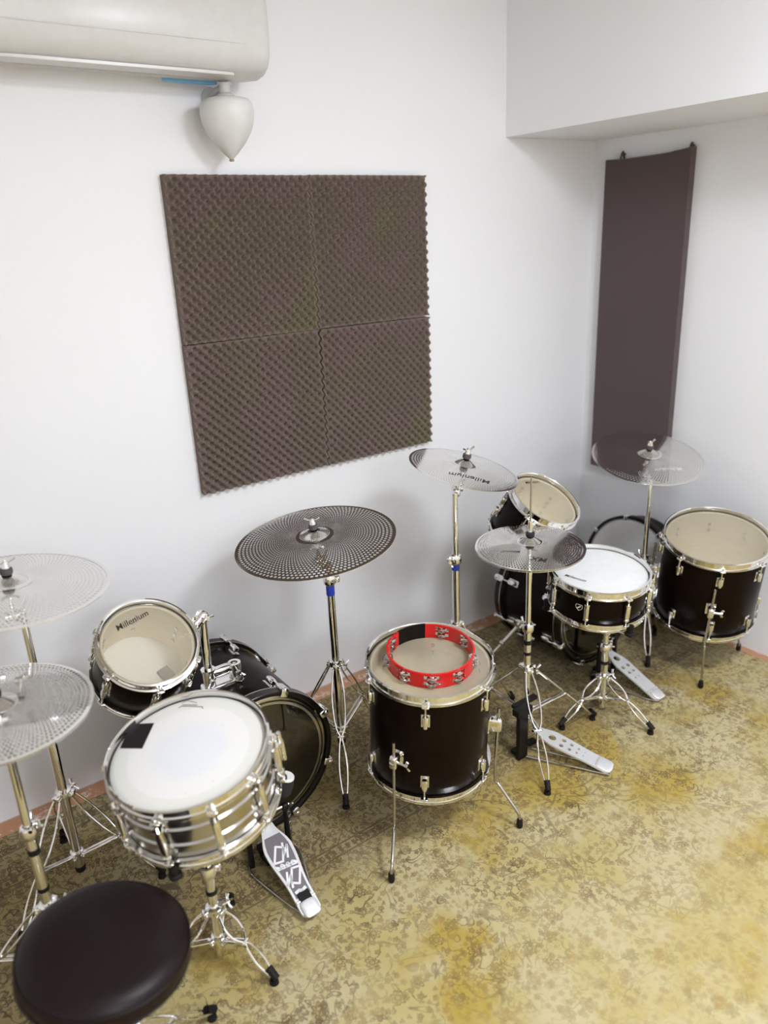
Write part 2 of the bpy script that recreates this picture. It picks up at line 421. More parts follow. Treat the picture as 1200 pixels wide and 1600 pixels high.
def tube_lug(parent, R, a, z0, z1, h0, h1):
    """snare lug: a post standing off the shell, threaded from both hoops"""
    T = Matrix.Rotation(a, 4, 'Z'); b = MB()
    b.sq((R+.011, 0, (z0+z1)/2), (.017, .017, z1-z0), .45, T=T)
    for z in (z0+.012, z1-.012): b.cyl((R-.001, 0, z), (R+.010, 0, z), .006, n=12, T=T)
    for z in (z0+.003, z1-.003): b.cyl((R+.012, 0, z-.003), (R+.012, 0, z+.003), .0098, n=14, T=T)
    lug = b.build('lug', 'chrome', parent)
    for z, h, sg in ((z0, h0, -1), (z1, h1, 1)):
        b = MB(); b.cyl((R+.013, 0, z), (R+.013, 0, h), .0028, n=8, T=T)
        b.cyl((R+.013, 0, h-.001), (R+.013, 0, h+.002), .0068, n=14, T=T)
        b.box((R+.013, 0, h+sg*.006), (.0062, .0062, .011), T=T)
        b.build('tension_rod', 'chrome', lug)

def drum_body(root, R, D, nl, a0, skin='film', bottom='whitehead', shell=('black', 'birch'), lugs='small', vent=None, hole_dots=True):
    """R shell radius, D depth; local z up the axis, batter head at z=D"""
    t = .009
    b = MB()
    if lugs == 'metal':
        prof = [(R-.004, .004), (R, .003), (R, D*.30), (R+.004, D*.33), (R+.004, D*.36), (R, D*.39), (R, D*.62), (R+.004, D*.65), (R+.004, D*.68), (R, D*.71), (R, D-.003), (R-.004, D-.004)]
        b.lathe(prof, 96, mi=0); b.lathe([(R-.005, .004), (R-.005, D-.004)], 96, mi=1)
    else:
        b.lathe([(R-t, .002), (R-.001, .003), (R, .006), (R, D-.006), (R-.001, D-.004)], 96, mis=[1, 0, 0, 0])
        b.lathe([(R-.001, D-.004), (R-.004, D-.001), (R-t, D-.004), (R-t, .002)], 96, mis=[1, 1, 1])
    sh = b.build('shell', list(shell), root)
    if hole_dots and skin == 'film':   # lug bolts inside the shell
        b = MB()
        for k in range(nl):
            a = a0+2*PI*k/nl; T = Matrix.Rotation(a, 4, 'Z')
            for z in ((D-.050, D-.078, .078, .050) if D < .25 else (D-.055, D-.082, .082, .055)):
                b.cyl((R-t-.001, 0, z), (R-t-.005, 0, z), .0058, n=10, T=T)
        b.build('lug_bolts', 'steel', sh)
    b = MB()   # batter head: film with a collar
    b.lathe([(R+.001, D-.008), (R-.001, D-.0005), (R-.005, D+.0012), (R-.012, D+.0016), (R*.55, D+.0018), (.0005, D+.0018)], 96)
    hd = b.build('batter_head', skin, root)
    b = MB()   # flesh hoop
    b.lathe([(R+.0012, D-.008), (R+.0048, D-.008), (R+.0048, D-.003), (R+.0012, D-.003)], 96, closed=True)
    b.build('flesh_hoop', 'steel', hd)
    if bottom:
        b = MB(); b.lathe([(R+.001, .008), (R-.001, .0005), (R-.006, -.0008), (.0005, -.0008)], 96)
        b.build('resonant_head', bottom, root)
    angs = [a0+2*PI*k/nl for k in range(nl)]
    steel_hoop(root, R, D+.004, False, angs); steel_hoop(root, R, -.003, True, angs)
    for a in angs:
        if lugs == 'small':
            small_lug(root, R, a, D-.066, D-.009)
            small_lug(root, R, a, .066, .010)
        else:
            lo = .030; hi = D-.030
            tube_lug(root, R+(.003 if lugs == 'metal' else 0), a, lo, hi, .008, D-.008)
    return sh, hd

def bass_drum(name, label, x, yb, yr, zc, R, nl, front=True, badge_ang=None, mount=None, group=None, hoopw=.036):
    """axis horizontal: batter face at y=yb (towards the room), resonant face at y=yr (towards the wall). local z = towards the room"""
    mw = Matrix.Translation((x, yr, zc)) @ Matrix.Rotation(PI/2, 4, 'X')      # local z -> world -y, local y -> world z
    root = thing(name, label, 'bass drum', mw, group)
    D = abs(yb-yr)
    b = MB()
    b.lathe([(R-.010, hoopw*.3), (R-.001, hoopw*.3), (R, hoopw*.4), (R, D-hoopw*.4), (R-.001, D-hoopw*.3)], 112, mis=[1, 0, 0, 0])
    b.lathe([(R-.001, D-hoopw*.3), (R-.010, D-hoopw*.3), (R-.010, hoopw*.3)], 112, mis=[1, 1])
    b.build('shell', ['black', 'darkply'], root)
    for z, k in ((D-hoopw, 1), (0, 0)):
        b = MB(); ho = R+.016
        b.lathe([(R+.004, z), (ho-.002, z), (ho, z+.002), (ho, z+hoopw-.002), (ho-.002, z+hoopw), (R+.004, z+hoopw)], 112, closed=True)
        h = b.build('hoop', 'blackhoop', root)
        b = MB()       # silver inlay line at the inner lip of the hoop
        zz = z if k else z+hoopw
        sg = 1 if k else -1
        b.lathe([(ho+.0006, zz+sg*.003), (ho+.0006, zz+sg*.0065), (ho-.001, zz+sg*.0065), (ho-.001, zz+sg*.003)], 112, closed=True)
        b.lathe([(R+.0005, zz-sg*.006), (R+.006, zz-sg*.006), (R+.006, zz), (R+.0005, zz)], 112, closed=True)
        b.build('hoop_inlay', 'steel', h)
    b = MB(); zb = D-.010
    b.lathe([(R+.004, zb-.012), (R-.002, zb), (R-.012, zb+.001), (.0005, zb+.002)], 112); hd = b.build('batter_head', 'batterfilm', root)
    b = MB(); b.lathe([(R+.004, zb-.012), (R+.004, zb-.002), (R-.004, zb+.0022), (R-.012, zb+.0022)], 112)
    b.lathe([(R-.026, zb+.0025), (R-.018, zb+.0025)], 112)
    b.build('head_rim', 'steel', hd)
    b = MB(); b.lathe([(R+.004, .022), (R-.002, .010), (.0005, .009)], 112); b.build('resonant_head', 'blackhead', root)
    for k in range(nl):
        a = PI/2+2*PI*(k+.5)/nl; T = Matrix.Rotation(a, 4, 'Z')
        for z, rz, hz, sg in ((D-.085, D-.018, D, 1), (.085, .018, 0, -1)):
            if D < .2 and sg == -1: continue
            b = MB(); b.box((R+.0015, 0, z), (.003, .026, .052), T=T)
            b.sq((R+.013, 0, z), (.022, .022, .042), .5, T=T); lug = b.build('lug', 'chrome', root)
            b = MB(); b.cyl((R+.020, 0, z), (R+.022, 0, hz-sg*.010), .003, n=8, T=T)
            b.build('tension_rod', 'chrome', lug)
            b = MB()   # claw hook over the hoop
            b.sq((R+.021, 0, hz-sg*.018), (.013, .026, .050), .45, T=T)
            b.sq((R+.012, 0, hz+sg*.003), (.026, .024, .006), .4, T=T)
            b.sq((R+.021, 0, hz-sg*.002), (.020, .018, .020), .7, T=T)
            b.build('claw', 'chrome', root)
    return root, D

def fold_spur(root, R, D, a, foot_world):
    """spur: bracket on the shell, tube down to the floor (local coordinates)"""
    inv = root.matrix_world.inverted()
    ft = inv @ Vector(foot_world)
    T = Matrix.Rotation(a, 4, 'Z'); p = T @ Vector((R+.012, 0, D*.38))
    b = MB(); b.sq((R+.010, 0, D*.38), (.022, .045, .045), .5, T=T); b.cyl(T@Vector((R+.01, 0, D*.38)), T@Vector((R+.032, 0, D*.38)), .017, n=16)
    s = b.build('spur', 'chrome', root)
    d = (ft-p).normalized()
    b = MB(); b.cyl(p+d*-.02, p+(ft-p)*.55, .0085, n=12); b.cyl(p+(ft-p)*.5, ft-d*.025, .006, n=12); b.sq(p+(ft-p)*.55, (.022, .022, .022), .6)
    b.build('spur_tube', 'chrome', s)
    b = MB(); b.cyl(ft-d*.03, ft-d*.002, .009, .006, n=12); b.build('rubber_foot', 'rubber', s)

def tom_mount(root, R, D, post_world, top_world, arm_end_world):
    """double socket on top of the bass drum, one vertical tube with a ball-joint arm"""
    inv = root.matrix_world.inverted(); pw = Vector(post_world)
    base = inv @ pw
    b = MB()
    zc = base.z; x0 = base.x
    # bracket: housing around the tube, bridge to a second, empty socket
    top = R+.055
    b.sq((x0+.035, R-.001, zc), (.125, .014, .055), .4)
    b.cyl((x0, R-.004, zc), (x0, top, zc), .019, n=24)
    b.lathe([(.0105, 0), (.0215, 0), (.0215, .006), (.0105, .006)], 24, T=Matrix.Translation((x0, top, zc)) @ Matrix.Rotation(-PI/2, 4, 'X'), closed=True)
    b.sq((x0+.040, top-.014, zc), (.075, .026, .030), .45)
    b.lathe([(.011, -.04), (.020, -.04), (.020, .004), (.011, .004)], 24, T=Matrix.Translation((x0+.085, top-.008, zc)) @ Matrix.Rotation(-PI/2, 4, 'X'), closed=True)
    b.sq((x0+.085, R+.012, zc), (.03, .03, .026), .5)
    br = b.build('tom_mount', 'chrome', root)
    b = MB()
    b.wing((x0-.004, R+.030, zc+.030), (1, 1, 0), (0, 0, 1), .013); b.cyl((x0, R+.03, zc+.018), (x0, R+.03, zc+.034), .004, n=10)
    b.build('wing_screw', 'chrome', br); b = MB()
    b.wing((x0+.085, R+.030, zc+.030), (1, -1, 0), (0, 0, 1), .013); b.cyl((x0+.085, R+.03, zc+.018), (x0+.085, R+.03, zc+.034), .004, n=10)
    b.build('wing_screw', 'chrome', br)
    b = MB(); t = inv @ Vector(top_world)
    b.cyl((x0, R+.02, zc), t, .0125, n=20); b.build('mount_tube', 'chrome', br)
    e = inv @ Vector(arm_end_world)
    b = MB(); d = (e-t).normalized()
    b.sq(t, (.040, .040, .038), .8); b.cyl(t-d*.005, t+d*.035, .016, n=16); b.cyl(t, e, .0065, n=12)
    b.wing(t+Vector((.004, .004, .030)), (1, .4, 0), (0, 0, 1), .013)
    b.wing(t+d*.030+Vector((0, .022, 0)), d, (0, 1, 0), .011)
    b.build('ball_joint_arm', 'chrome', br)

def arm_bracket(root, R, a, z):
    T = Matrix.Rotation(a, 4, 'Z'); b = MB()
    b.box((R+.002, 0, z), (.004, .05, .06), T=T); b.sq((R+.014, 0, z), (.026, .034, .042), .5, T=T)
    b.wing((R+.030, .0, z+.016), (0, 1, 0), (1, 0, .3), .011, T=T)
    b.build('arm_bracket', 'chrome', root)

def floor_leg(root, R, a, ztop, zbr, foot_world, zbend):
    """cranked leg in its clamp; local z=0 is the shell bottom, floor level is given by root height"""
    T = Matrix.Rotation(a, 4, 'Z'); b = MB(); rr = R+.028
    ft = (root.matrix_world @ T).inverted() @ Vector(foot_world)
    up = ((root.matrix_world @ T).inverted().to_3x3() @ Vector((0, 0, 1))).normalized()
    b.tube([(rr, 0, ztop), (rr, 0, zbend), tuple(Vector((rr, 0, zbend))*.8+ft*.2-up*.004), tuple(ft+up*.055+Vector((-.006, 0, 0))), tuple(ft+up*.02)], .0047, 10, T=T, smooth=5)
    leg = b.build('leg', 'steel', root)
    b = MB(); b.lathe([(.006, .034), (.0085, .03), (.010, .008), (.008, .001)], 14, T=T @ Matrix.Translation(ft+up*.001) @ frame_of(up), cap0=True, cap1=True)
    b.build('rubber_foot', 'rubber', leg)
    b = MB(); b.box((R+.002, 0, zbr), (.004, .034, .05), T=T); b.sq((R+.020, 0, zbr), (.040, .024, .045), .4, T=T)
    br = b.build('leg_bracket', 'chrome', root)
    b = MB(); b.cyl((R+.02, 0, zbr-.004), (R+.02, .034, zbr-.004), .0045, n=10, T=T); b.wing((R+.02, .036, zbr-.004), (.25, 0, 1), (0, 1, 0), .013, T=T)
    b.build('wing_screw', 'chrome', br)

# ------------------------------------------------------------------ cymbals
def cym_z(r, R):
    """bow + bell profile height"""
    rb = R*.22
    z = .020*(1-(r/R)**1.5)
    if r < rb: z += .018*(math.cos(PI*r/rb)*.5+.5)**.8
    return z
def cymbal_mesh(R):
    b = MB(); th = .0011
    def ringv(r, a, dz=0): return (r*math.cos(a), r*math.sin(a), cym_z(r, R)+dz)
    V = b.v; F = b.f
    def quad_ring(r0, r1, n, k=1):
        for i in range(k):
            a, c = r0+(r1-r0)*i/k, r0+(r1-r0)*(i+1)/k
            o = len(V)
            for r in (a, c):
                for j in range(n): V.append(ringv(r, 2*PI*j/n))
            for j in range(n):
                F.append((o+j, o+(j+1) % n, o+n+(j+1) % n, o+n+j)); b.mi.append(0)
    def perforated(r0, r1, n, fill=.415):
        k = max(1, int(round(math.log(r1/r0)/(1.78*PI/n)))); q = (r1/r0)**(1/k)
        off = 0
        for i in range(k):
            a, c = r0*q**i, r0*q**(i+1); rm = (a*c)**.5; hr = min(c-a, 2*PI*rm/n)*fill
            o = len(V); sh = (i % 2)*PI/n
            # ring corner vertices are phase shifted to follow the spiral
            for r, s_ in ((a, (i % 2)*PI/n), (c, (i % 2)*PI/n)):
                for j in range(n): V.append(ringv(r, 2*PI*j/n+s_))
            for j in range(n):
                t = 2*PI*(j+.5)/n+sh; h0 = len(V)
                for m in range(8):
                    q_ = 2*PI*(m+.5)/8-PI*.75-PI/8
                    x, y = rm+hr*math.cos(q_), hr*math.sin(q_)
                    V.append(ringv(math.hypot(x, y), t+math.atan2(y, x)))
                A = o+j; B = o+n+j; C = o+n+(j+1) % n; D = o+(j+1) % n     # A inner-low, B outer-low, C outer-high, D inner-high
                h = [h0+m for m in range(8)]  # starts at angle -135deg = towards A
                F.extend([(A, B, h[2], h[1]), (A, h[1], h[0]), (B, C, h[4], h[3]), (B, h[3], h[2]), (C, D, h[6], h[5]), (C, h[5], h[4]), (D, A, h[0], h[7]), (D, h[7], h[6])])
                b.mi.extend([0]*8)
    quad_ring(.006, R*.075, 48, 4); perforated(R*.075, R*.195, 44); quad_ring(R*.195, R*.235, 96, 5)
    perforated(R*.235, R*.965, 108); quad_ring(R*.965, R, 160, 2)
    # underside copy
    nv = len(V); V.extend([(x, y, z-th) for x, y, z in V[:nv]])
    fc = list(F); F.extend([tuple(nv+i for i in f[::-1]) for f in fc]); b.mi.extend([0]*len(fc))
    o = len(V); n = 160
    for dz in (0, -th):
        for j in range(n): V.append(ringv(R, 2*PI*j/n, dz))
    for j in range(n): F.append((o+j, o+n+j, o+n+(j+1) % n, o+(j+1) % n)); b.mi.append(0)
    me = bpy.data.meshes.new('cymbal_plate'); me.from_pydata(V, [], F); me.materials.append(M['cymbal'])
    me.polygons.foreach_set('use_smooth', [True]*len(F)); me.update(); return me
CYM = {}
def cymbal(label, loc, nrm, R, rz=0, marks=(), name='cymbal', flip=False, group=None):
    mw = place(loc, nrm, rz)
    if flip: mw = mw @ Matrix.Rotation(PI, 4, 'X')
    root = thing(name, label, 'cymbal', mw, group)
    if R not in CYM: CYM[R] = cymbal_mesh(R)
    o = bpy.data.objects.new('plate', CYM[R]); COL.objects.link(o); o.parent = root
    for txt, size, xy, rot, mat in marks:
        vs, fs = text_verts(txt, size, size*.003, .2)
        T = Matrix.Rotation(-rz, 4, 'Z') @ Matrix.Translation((xy[0], xy[1], 0)) @ Matrix.Rotation(rot, 4, 'Z')
        out = []
        for v in vs:
            v = T @ v; out.append((v.x, v.y, cym_z(math.hypot(v.x, v.y), R)+.0006))
        b = MB(); b.add(out, fs); b.build('printed_name', mat, root)
    return root

# ------------------------------------------------------------------ stands
def tri_legs(root, hub, low, rf, angs, rodr=.0032, flat=False, post_r=.0125, pinch=.52):
    """folding tripod; each leg is a pair of bent rods that pinch together half way, with a brace to the lower collar"""
    for a in angs:
        T = Matrix.Rotation(a, 4, 'Z')
        def P(t, s):      # along the leg, s = lateral side
            r = .022+(rf-.022)*t; z = hub-.006+(.028-hub)*t
            w = .009+.012*math.sin(PI*min(1, t/pinch)) if t < pinch else .003+.010*math.sin(PI*(t-pinch)/(1-pinch))
            if abs(t-pinch) < .03: w = .0035
            return (r, s*w, z)
        b = MB()
        ts = [0, .08, .2, .34, .46, .52, .6, .74, .88, 1.0]
        if flat:
            for sgn in (-1, 1): b.tube([(.022, sgn*.009, hub-.006), (rf, sgn*.004, .022)], .0045, 8, T=T, flat=1.6)
        else:
            for sgn in (-1, 1): b.tube([P(t, sgn) for t in ts], rodr, 8, T=T, smooth=3)
        mid = P(pinch, 0)
        b.cyl((mid[0], -.010, mid[2]), (mid[0], .010, mid[2]), .0042, n=10, T=T)
        leg = b.build('leg', 'chrome', root)
        b = MB(); d = Vector((rf-.022, 0, .028-hub)).normalized(); e = Vector((rf, 0, .030))
        for k in range(4):
            b.cyl(e+d*(-.018+.0085*k), e+d*(-.012+.0085*k), .0105-.0004*k, n=14, T=T)
        b.cyl(e-d*.018, e+d*.012, .0085, n=12, T=T)
        # keep the sole on the floor
        b.cyl((rf, 0, .001), (rf, 0, .014), .012, .010, n=14, T=T)
        b.build('rubber_foot', 'rubber', leg)
        b = MB()
        for sgn in (-1, 1): b.tube([(.018, sgn*.006, low), (mid[0], sgn*.006, mid[2])], rodr*1.1, 8, T=T)
        b.build('leg_brace', 'chrome', leg)
    for z, r in ((hub, .021), (low, .018)):
        b = MB()
        b.lathe([(post_r, -.011), (r, -.009), (r+.001, 0), (r, .009), (post_r, .011)], 20, T=Matrix.Translation((0, 0, z)))
        for a in angs:
            T = Matrix.Rotation(a, 4, 'Z'); b.sq((r+.002, 0, z-.003), (.016, .020, .017), .5, T=T); b.cyl((r+.003, -.015, z-.005), (r+.003, .015, z-.005), .004, n=8, T=T)
        cc_ = b.build('tripod_collar', 'chrome', root)
        if z == hub: c = cc_
    a = angs[0]+PI/3; T = Matrix.Rotation(a, 4, 'Z')
    b = MB(); b.cyl((.018, 0, hub), (.034, 0, hub), .004, n=8, T=T); b.wing((.036, 0, hub), (0, 1, .8), (1, 0, 0), .012, T=T); b.build('wing_screw', 'chrome', c)

def clamp(root, z, r0, a, tape=None):
    """height clamp: sleeve with a wing bolt"""
    b = MB(); b.lathe([(r0*.9, .016), (r0+.004, .015), (r0+.0075, .005), (r0+.0075, -.012), (r0+.003, -.018), (r0*.9, -.018)], 20, T=Matrix.Translation((0, 0, z)))
    T = Matrix.Rotation(a, 4, 'Z'); b.sq((r0+.010, 0, z), (.020, .018, .022), .5, T=T)
    b.cyl((r0+.012, -.020, z), (r0+.012, .022, z), .004, n=8, T=T); b.wing((r0+.012, .026, z), (.6, 0, 1), (0, 1, 0), .013, T=T)
    c = b.build('height_clamp', 'chrome', root)
    if tape is not None:
        b = MB(); b.lathe([(r0-.0005, z-.019-tape), (r0+.0012, z-.019-tape), (r0+.0012, z-.019), (r0-.0005, z-.019)], 20, closed=True)
        b.build('tape_band', 'blue', c, label='blue tape band around the tube')

def cymbal_top(root, top, cc, nrm, wing_dir=(1, 0, 0), a=0):
    """tilter on top of the tube, threaded rod through the cymbal, felts and wing nut. cc = cymbal centre in root space"""
    nrm = Vector(nrm).normalized(); cc = Vector(cc); top = Vector(top)
    piv = cc - nrm*.075
    b = MB(); b.cyl(top, top+Vector((0, 0, .012)), .0105, n=16)
    b.sq((top+piv)/2, (.024, .020, max(.03, abs(piv.z-top.z))), .6)
    b.cyl(piv-Vector((.016, -.006, 0)), piv+Vector((.016, .006, 0)), .013, n=18)
    t = b.build('tilter', 'chrome', root)
    b = MB(); b.cyl(piv, cc+nrm*.075, .0038, n=10); b.cyl(piv, piv+nrm*.030, .0075, n=14); b.lathe([(.004, .008), (.016, .009), (.016, .012), (.004, .017)], 18, T=Matrix.Translation(cc) @ frame_of(nrm)); b.build('threaded_rod', 'chrome', t)
    b = MB(); b.wing(piv+Vector((.026, .010, .004)), (.3, 0, 1), (1, .4, 0), .014); b.build('wing_screw', 'chrome', t)
    b = MB(); F = Matrix.Translation(cc) @ frame_of(nrm)
    b.lathe([(.005, .038), (.014, .039), (.015, .046), (.014, .053), (.005, .054)], 20, T=F)
    b.lathe([(.005, .018), (.014, .018), (.015, .024), (.014, .032), (.005, .032)], 20, T=F)
    b.build('felt_washer', 'felt', t)
    b = MB(); b.lathe([(.0045, .055), (.010, .055), (.0085, .062), (.0065, .070), (.0045, .070)], 18, T=F)
    c = F @ Vector((0, 0, .068)); b.wing(c, wing_dir, nrm, .015); b.build('wing_nut', 'chrome', t)

def cymbal_stand(label, x, y, hub, low, rf, angs, clampz, topz, cyc, nrm, ca=0, tape=.03, group=None, flat=False, wing_dir=(1, 0, 0)):
    root = thing('cymbal_stand', label, 'cymbal stand', (x, y, 0), group)
    b = MB(); b.cyl((0, 0, low-.05), (0, 0, clampz), .0125, n=24); b.build('base_tube', 'chrome', root)
    b = MB(); b.cyl((0, 0, clampz-.02), (0, 0, topz), .0095, n=24); b.build('upper_tube', 'chrome', root)
    b = MB(); b.lathe([(.0125, low-.06), (.0145, low-.056), (.0145, low-.045), (.0125, low-.042)], 20, cap0=True); b.build('end_cap', 'rubber', root)
    tri_legs(root, hub, low, rf, angs, flat=flat)
    clamp(root, clampz, .0125, ca, tape)
    cymbal_top(root, (0, 0, topz), Vector(cyc)-Vector((x, y, 0)), nrm, wing_dir)
    return root

def hihat_stand(label, x, y, hub, low, rf, angs, clampz, zbot, ztop, rodtop, pedal=None, ca=0, group=None, tilt=(0, 0)):
    root = thing('hi_hat_stand', label, 'hi-hat stand', (x, y, 0), group)
    b = MB(); b.cyl((0, 0, .035), (0, 0, clampz), .0125, n=24); b.build('base_tube', 'chrome', root)
    b = MB(); b.cyl((0, 0, clampz-.02), (0, 0, zbot-.035), .0095, n=24)
    b.lathe([(.0095, -.036), (.018, -.034), (.020, -.022), (.014, -.018)], 20, T=Matrix.Translation((0, 0, zbot+.012)))
    b.build('upper_tube', 'chrome', root)
    b = MB(); b.lathe([(.0128, clampz-.065), (.0140, clampz-.063), (.0140, clampz-.050), (.0128, clampz-.048)], 20)
    b.lathe([(.0128, hub+.05), (.0138, hub+.052), (.0138, hub+.060), (.0128, hub+.062)], 20); b.build('rubber_ring', 'rubber', root)
    b = MB(); b.cyl((0, 0, .06), (0, 0, rodtop), .0032, n=10); b.build('pull_rod', 'steel', root)
    b = MB(); b.lathe([(.004, .0), (.016, .001), (.016, .008), (.004, .008)], 18, T=Matrix.Translation((0, 0, zbot-.008)))
    b.build('felt_washer', 'felt', root)
    b = MB(); zt = ztop+.036
    b.cyl((0, 0, zt+.012), (0, 0, zt+.050), .0075, n=18); b.sq((.010, 0, zt+.038), (.020, .014, .016), .5)
    b.wing((.024, 0, zt+.038), (0, 1, .3), (1, 0, 0), .009)
    c = b.build('clutch', 'chrome', root)
    b = MB(); b.lathe([(.004, 0), (.014, 0), (.0145, .006), (.0145, .012), (.004, .012)], 18, T=Matrix.Translation((0, 0, zt)))
    b.build('felt_washer', 'blackfelt', c)
    tri_legs(root, hub, low, rf, angs); clamp(root, clampz, .0125, ca)
    if pedal: hihat_pedal(root, *pedal)
    return root

def footboard_outline(L, w0, w1, wm, n=14):
    """long board along +x from toe end (x=0) to heel (x=L), waisted then rounded at the heel"""
    up = []
    for i in range(n+1):
        t = i/n; x = L*t*.93
        if t < .3: w = w0+(wm-w0)*(math.sin(t/.3*PI-PI/2)*.5+.5)
        elif t < .8: w = wm+(w1-wm)*(math.sin((t-.3)/.5*PI-PI/2)*.5+.5)
        else: w = w1
        up.append((x, w/2))
    xe = L*.93; r = w1/2
    arc = [(xe+math.cos(q)*L*.07, math.sin(q)*r) for q in [PI/2-PI*k/10 for k in range(1, 10)]]
    return up+arc+[(x, -y) for x, y in up[::-1]]

def hihat_pedal(root, toe, heel, side):
    """toe/heel world-relative (root space); perforated footboard, black side frame, floor rods"""
    toe, heel = Vector(toe), Vector(heel); L = (heel-toe).length
    X = (heel-toe).normalized(); Y = Vector((0, 0, 1)).cross(X).normalized(); Z = X.cross(Y)
    T = Matrix.Identity(4)
    for i in range(3): T[i][0], T[i][1], T[i][2], T[i][3] = X[i], Y[i], Z[i], toe[i]
    holes = [circ_poly(L*.10, .012, .0035), circ_poly(L*.10, -.012, .0035), circ_poly(L*.245, 0, .0135), circ_poly(L*.38, .015, .008), circ_poly(L*.38, -.015, .008),
             circ_poly(L*.48, .013, .0065), circ_poly(L*.48, -.013, .0065), circ_poly(L*.57, .0115, .0045), circ_poly(L*.57, -.0115, .0045), circ_poly(L*.65, .010, .002, 10), circ_poly(L*.65, -.010, .002, 10)]
    vs, fs = plate_with_holes(footboard_outline(L, .030, .062, .074), holes, -.003, .003)
    b = MB(); b.add(vs, fs, 0, T); fb = b.build('footboard', 'alu', root)
    b = MB(); b.sq((L*.90, 0, .004), (L*.19, .060, .009), .45, T=T); b.build('heel_plate', 'alu', fb)
    b = MB(); b.sq((L*.02, 0, .006), (.022, .030, .016), .5, T=T); b.cyl((L*.02, -.022, .006), (L*.02, .022, .006), .005, n=10, T=T); b.build('toe_clip', 'chrome', fb)
    b = MB()  # black frame: an upright flat plate each side of the rod and a bridge
    s = Vector(side)
    b.box((s.x, s.y, .095), (.040, .016, .180), T=None); b.box((s.x, s.y, .195), (.066, .030, .024))
    b.box((s.x*.5, s.y*.5, .195), (abs(s.x)+.02, .02, .012)); b.box((s.x*.5, s.y*.5, .012), (abs(s.x)+.02, .02, .014))
    b.build('base_frame', 'blackmetal', root)
    b = MB(); q = heel-Z*.012
    b.tube([(s.x+.01, s.y-.012, .012), (q.x-Y.x*.02, q.y-Y.y*.02, .010)], .0034, 8)
    b.tube([(s.x+.05, s.y+.02, .012), (q.x+Y.x*.02, q.y+Y.y*.02, .010)], .0034, 8)
    b.build('floor_rod', 'steel', root)
    b = MB(); b.tube([(0, 0, .13), (toe.x*.5, toe.y*.5, .13), tuple(toe+Z*.01)], .0035, 8); b.build('pull_chain', 'steel', root)

def snare_stand(label, x, y, hub, rf, angs, basketz, nrm, snc, armr, arm_angs, group=None, ca=0, low=None, sleeve=None):
    """low tripod, post, basket with three arms whose rubber tips hold the snare (snc = centre of the underside)"""
    root = thing('snare_stand', label, 'snare drum stand', (x, y, 0), group)
    b = MB(); b.cyl((0, 0, .015), (0, 0, hub+.12), .0125, n=24); b.build('base_tube', 'chrome', root)
    b = MB(); b.cyl((0, 0, hub+.10), (0, 0, basketz), .0095, n=20); b.build('upper_tube', 'chrome', root)
    b = MB(); b.lathe([(.0127, hub+.05), (.0142, hub+.052), (.0142, hub+.062), (.0127, hub+.064)], 20); b.build('rubber_ring', 'rubber', root)
    tri_legs(root, hub, low or hub*.42, rf, angs, pinch=.45)
    clamp(root, hub+.12, .0125, ca)
    F = Matrix.Translation(Vector(snc)-Vector((x, y, 0))) @ frame_of(nrm)
    inv = None
    b = MB(); b.sq((0, 0, basketz+.004), (.05, .045, .05), .6); b.cyl((0, -.03, basketz+.006), (0, .03, basketz+.006), .012, n=16)
    bk = b.build('basket_hub', 'chrome', root)
    for a in arm_angs:
        c, s = math.cos(a), math.sin(a)
        p0 = Vector((0, 0, basketz+.01)); p1 = F @ Vector((c*.05, s*.05, -.030)); p2 = F @ Vector((c*(armr-.03), s*(armr-.03), -.030))
        p3 = F @ Vector((c*(armr+.012), s*(armr+.012), -.020)); p4 = F @ Vector((c*(armr+.014), s*(armr+.014), .018))
        b = MB(); b.tube([p0, p1, p2, p3, p4], .0055, 10); arm = b.build('basket_arm', 'chrome', root)
        b = MB(); b.cyl(p3, F @ Vector((c*(armr+.014), s*(armr+.014), .024)), .0095, n=14)
        b.sq(F @ Vector((c*(armr+.010), s*(armr+.010), -.012)), (.03, .03, .014), .6)
        b.build('rubber_tip', 'rubber', arm)
    return root

# ------------------------------------------------------------------ pedals, tambourine, foam, others
def strip(b, pts, w, z, T):
    """flat printed stroke"""
    for i in range(len(pts)-1):
        p, q = Vector(pts[i]), Vector(pts[i+1]); d = (q-p).normalized()*(w*.25); n = Vector((-d.y, d.x)).normalized()*w/2
        a = [p-d+n, q+d+n, q+d-n, p-d-n]
        b.add([(v.x, v.y, z) for v in a], [(0, 1, 2, 3)], 0, T)

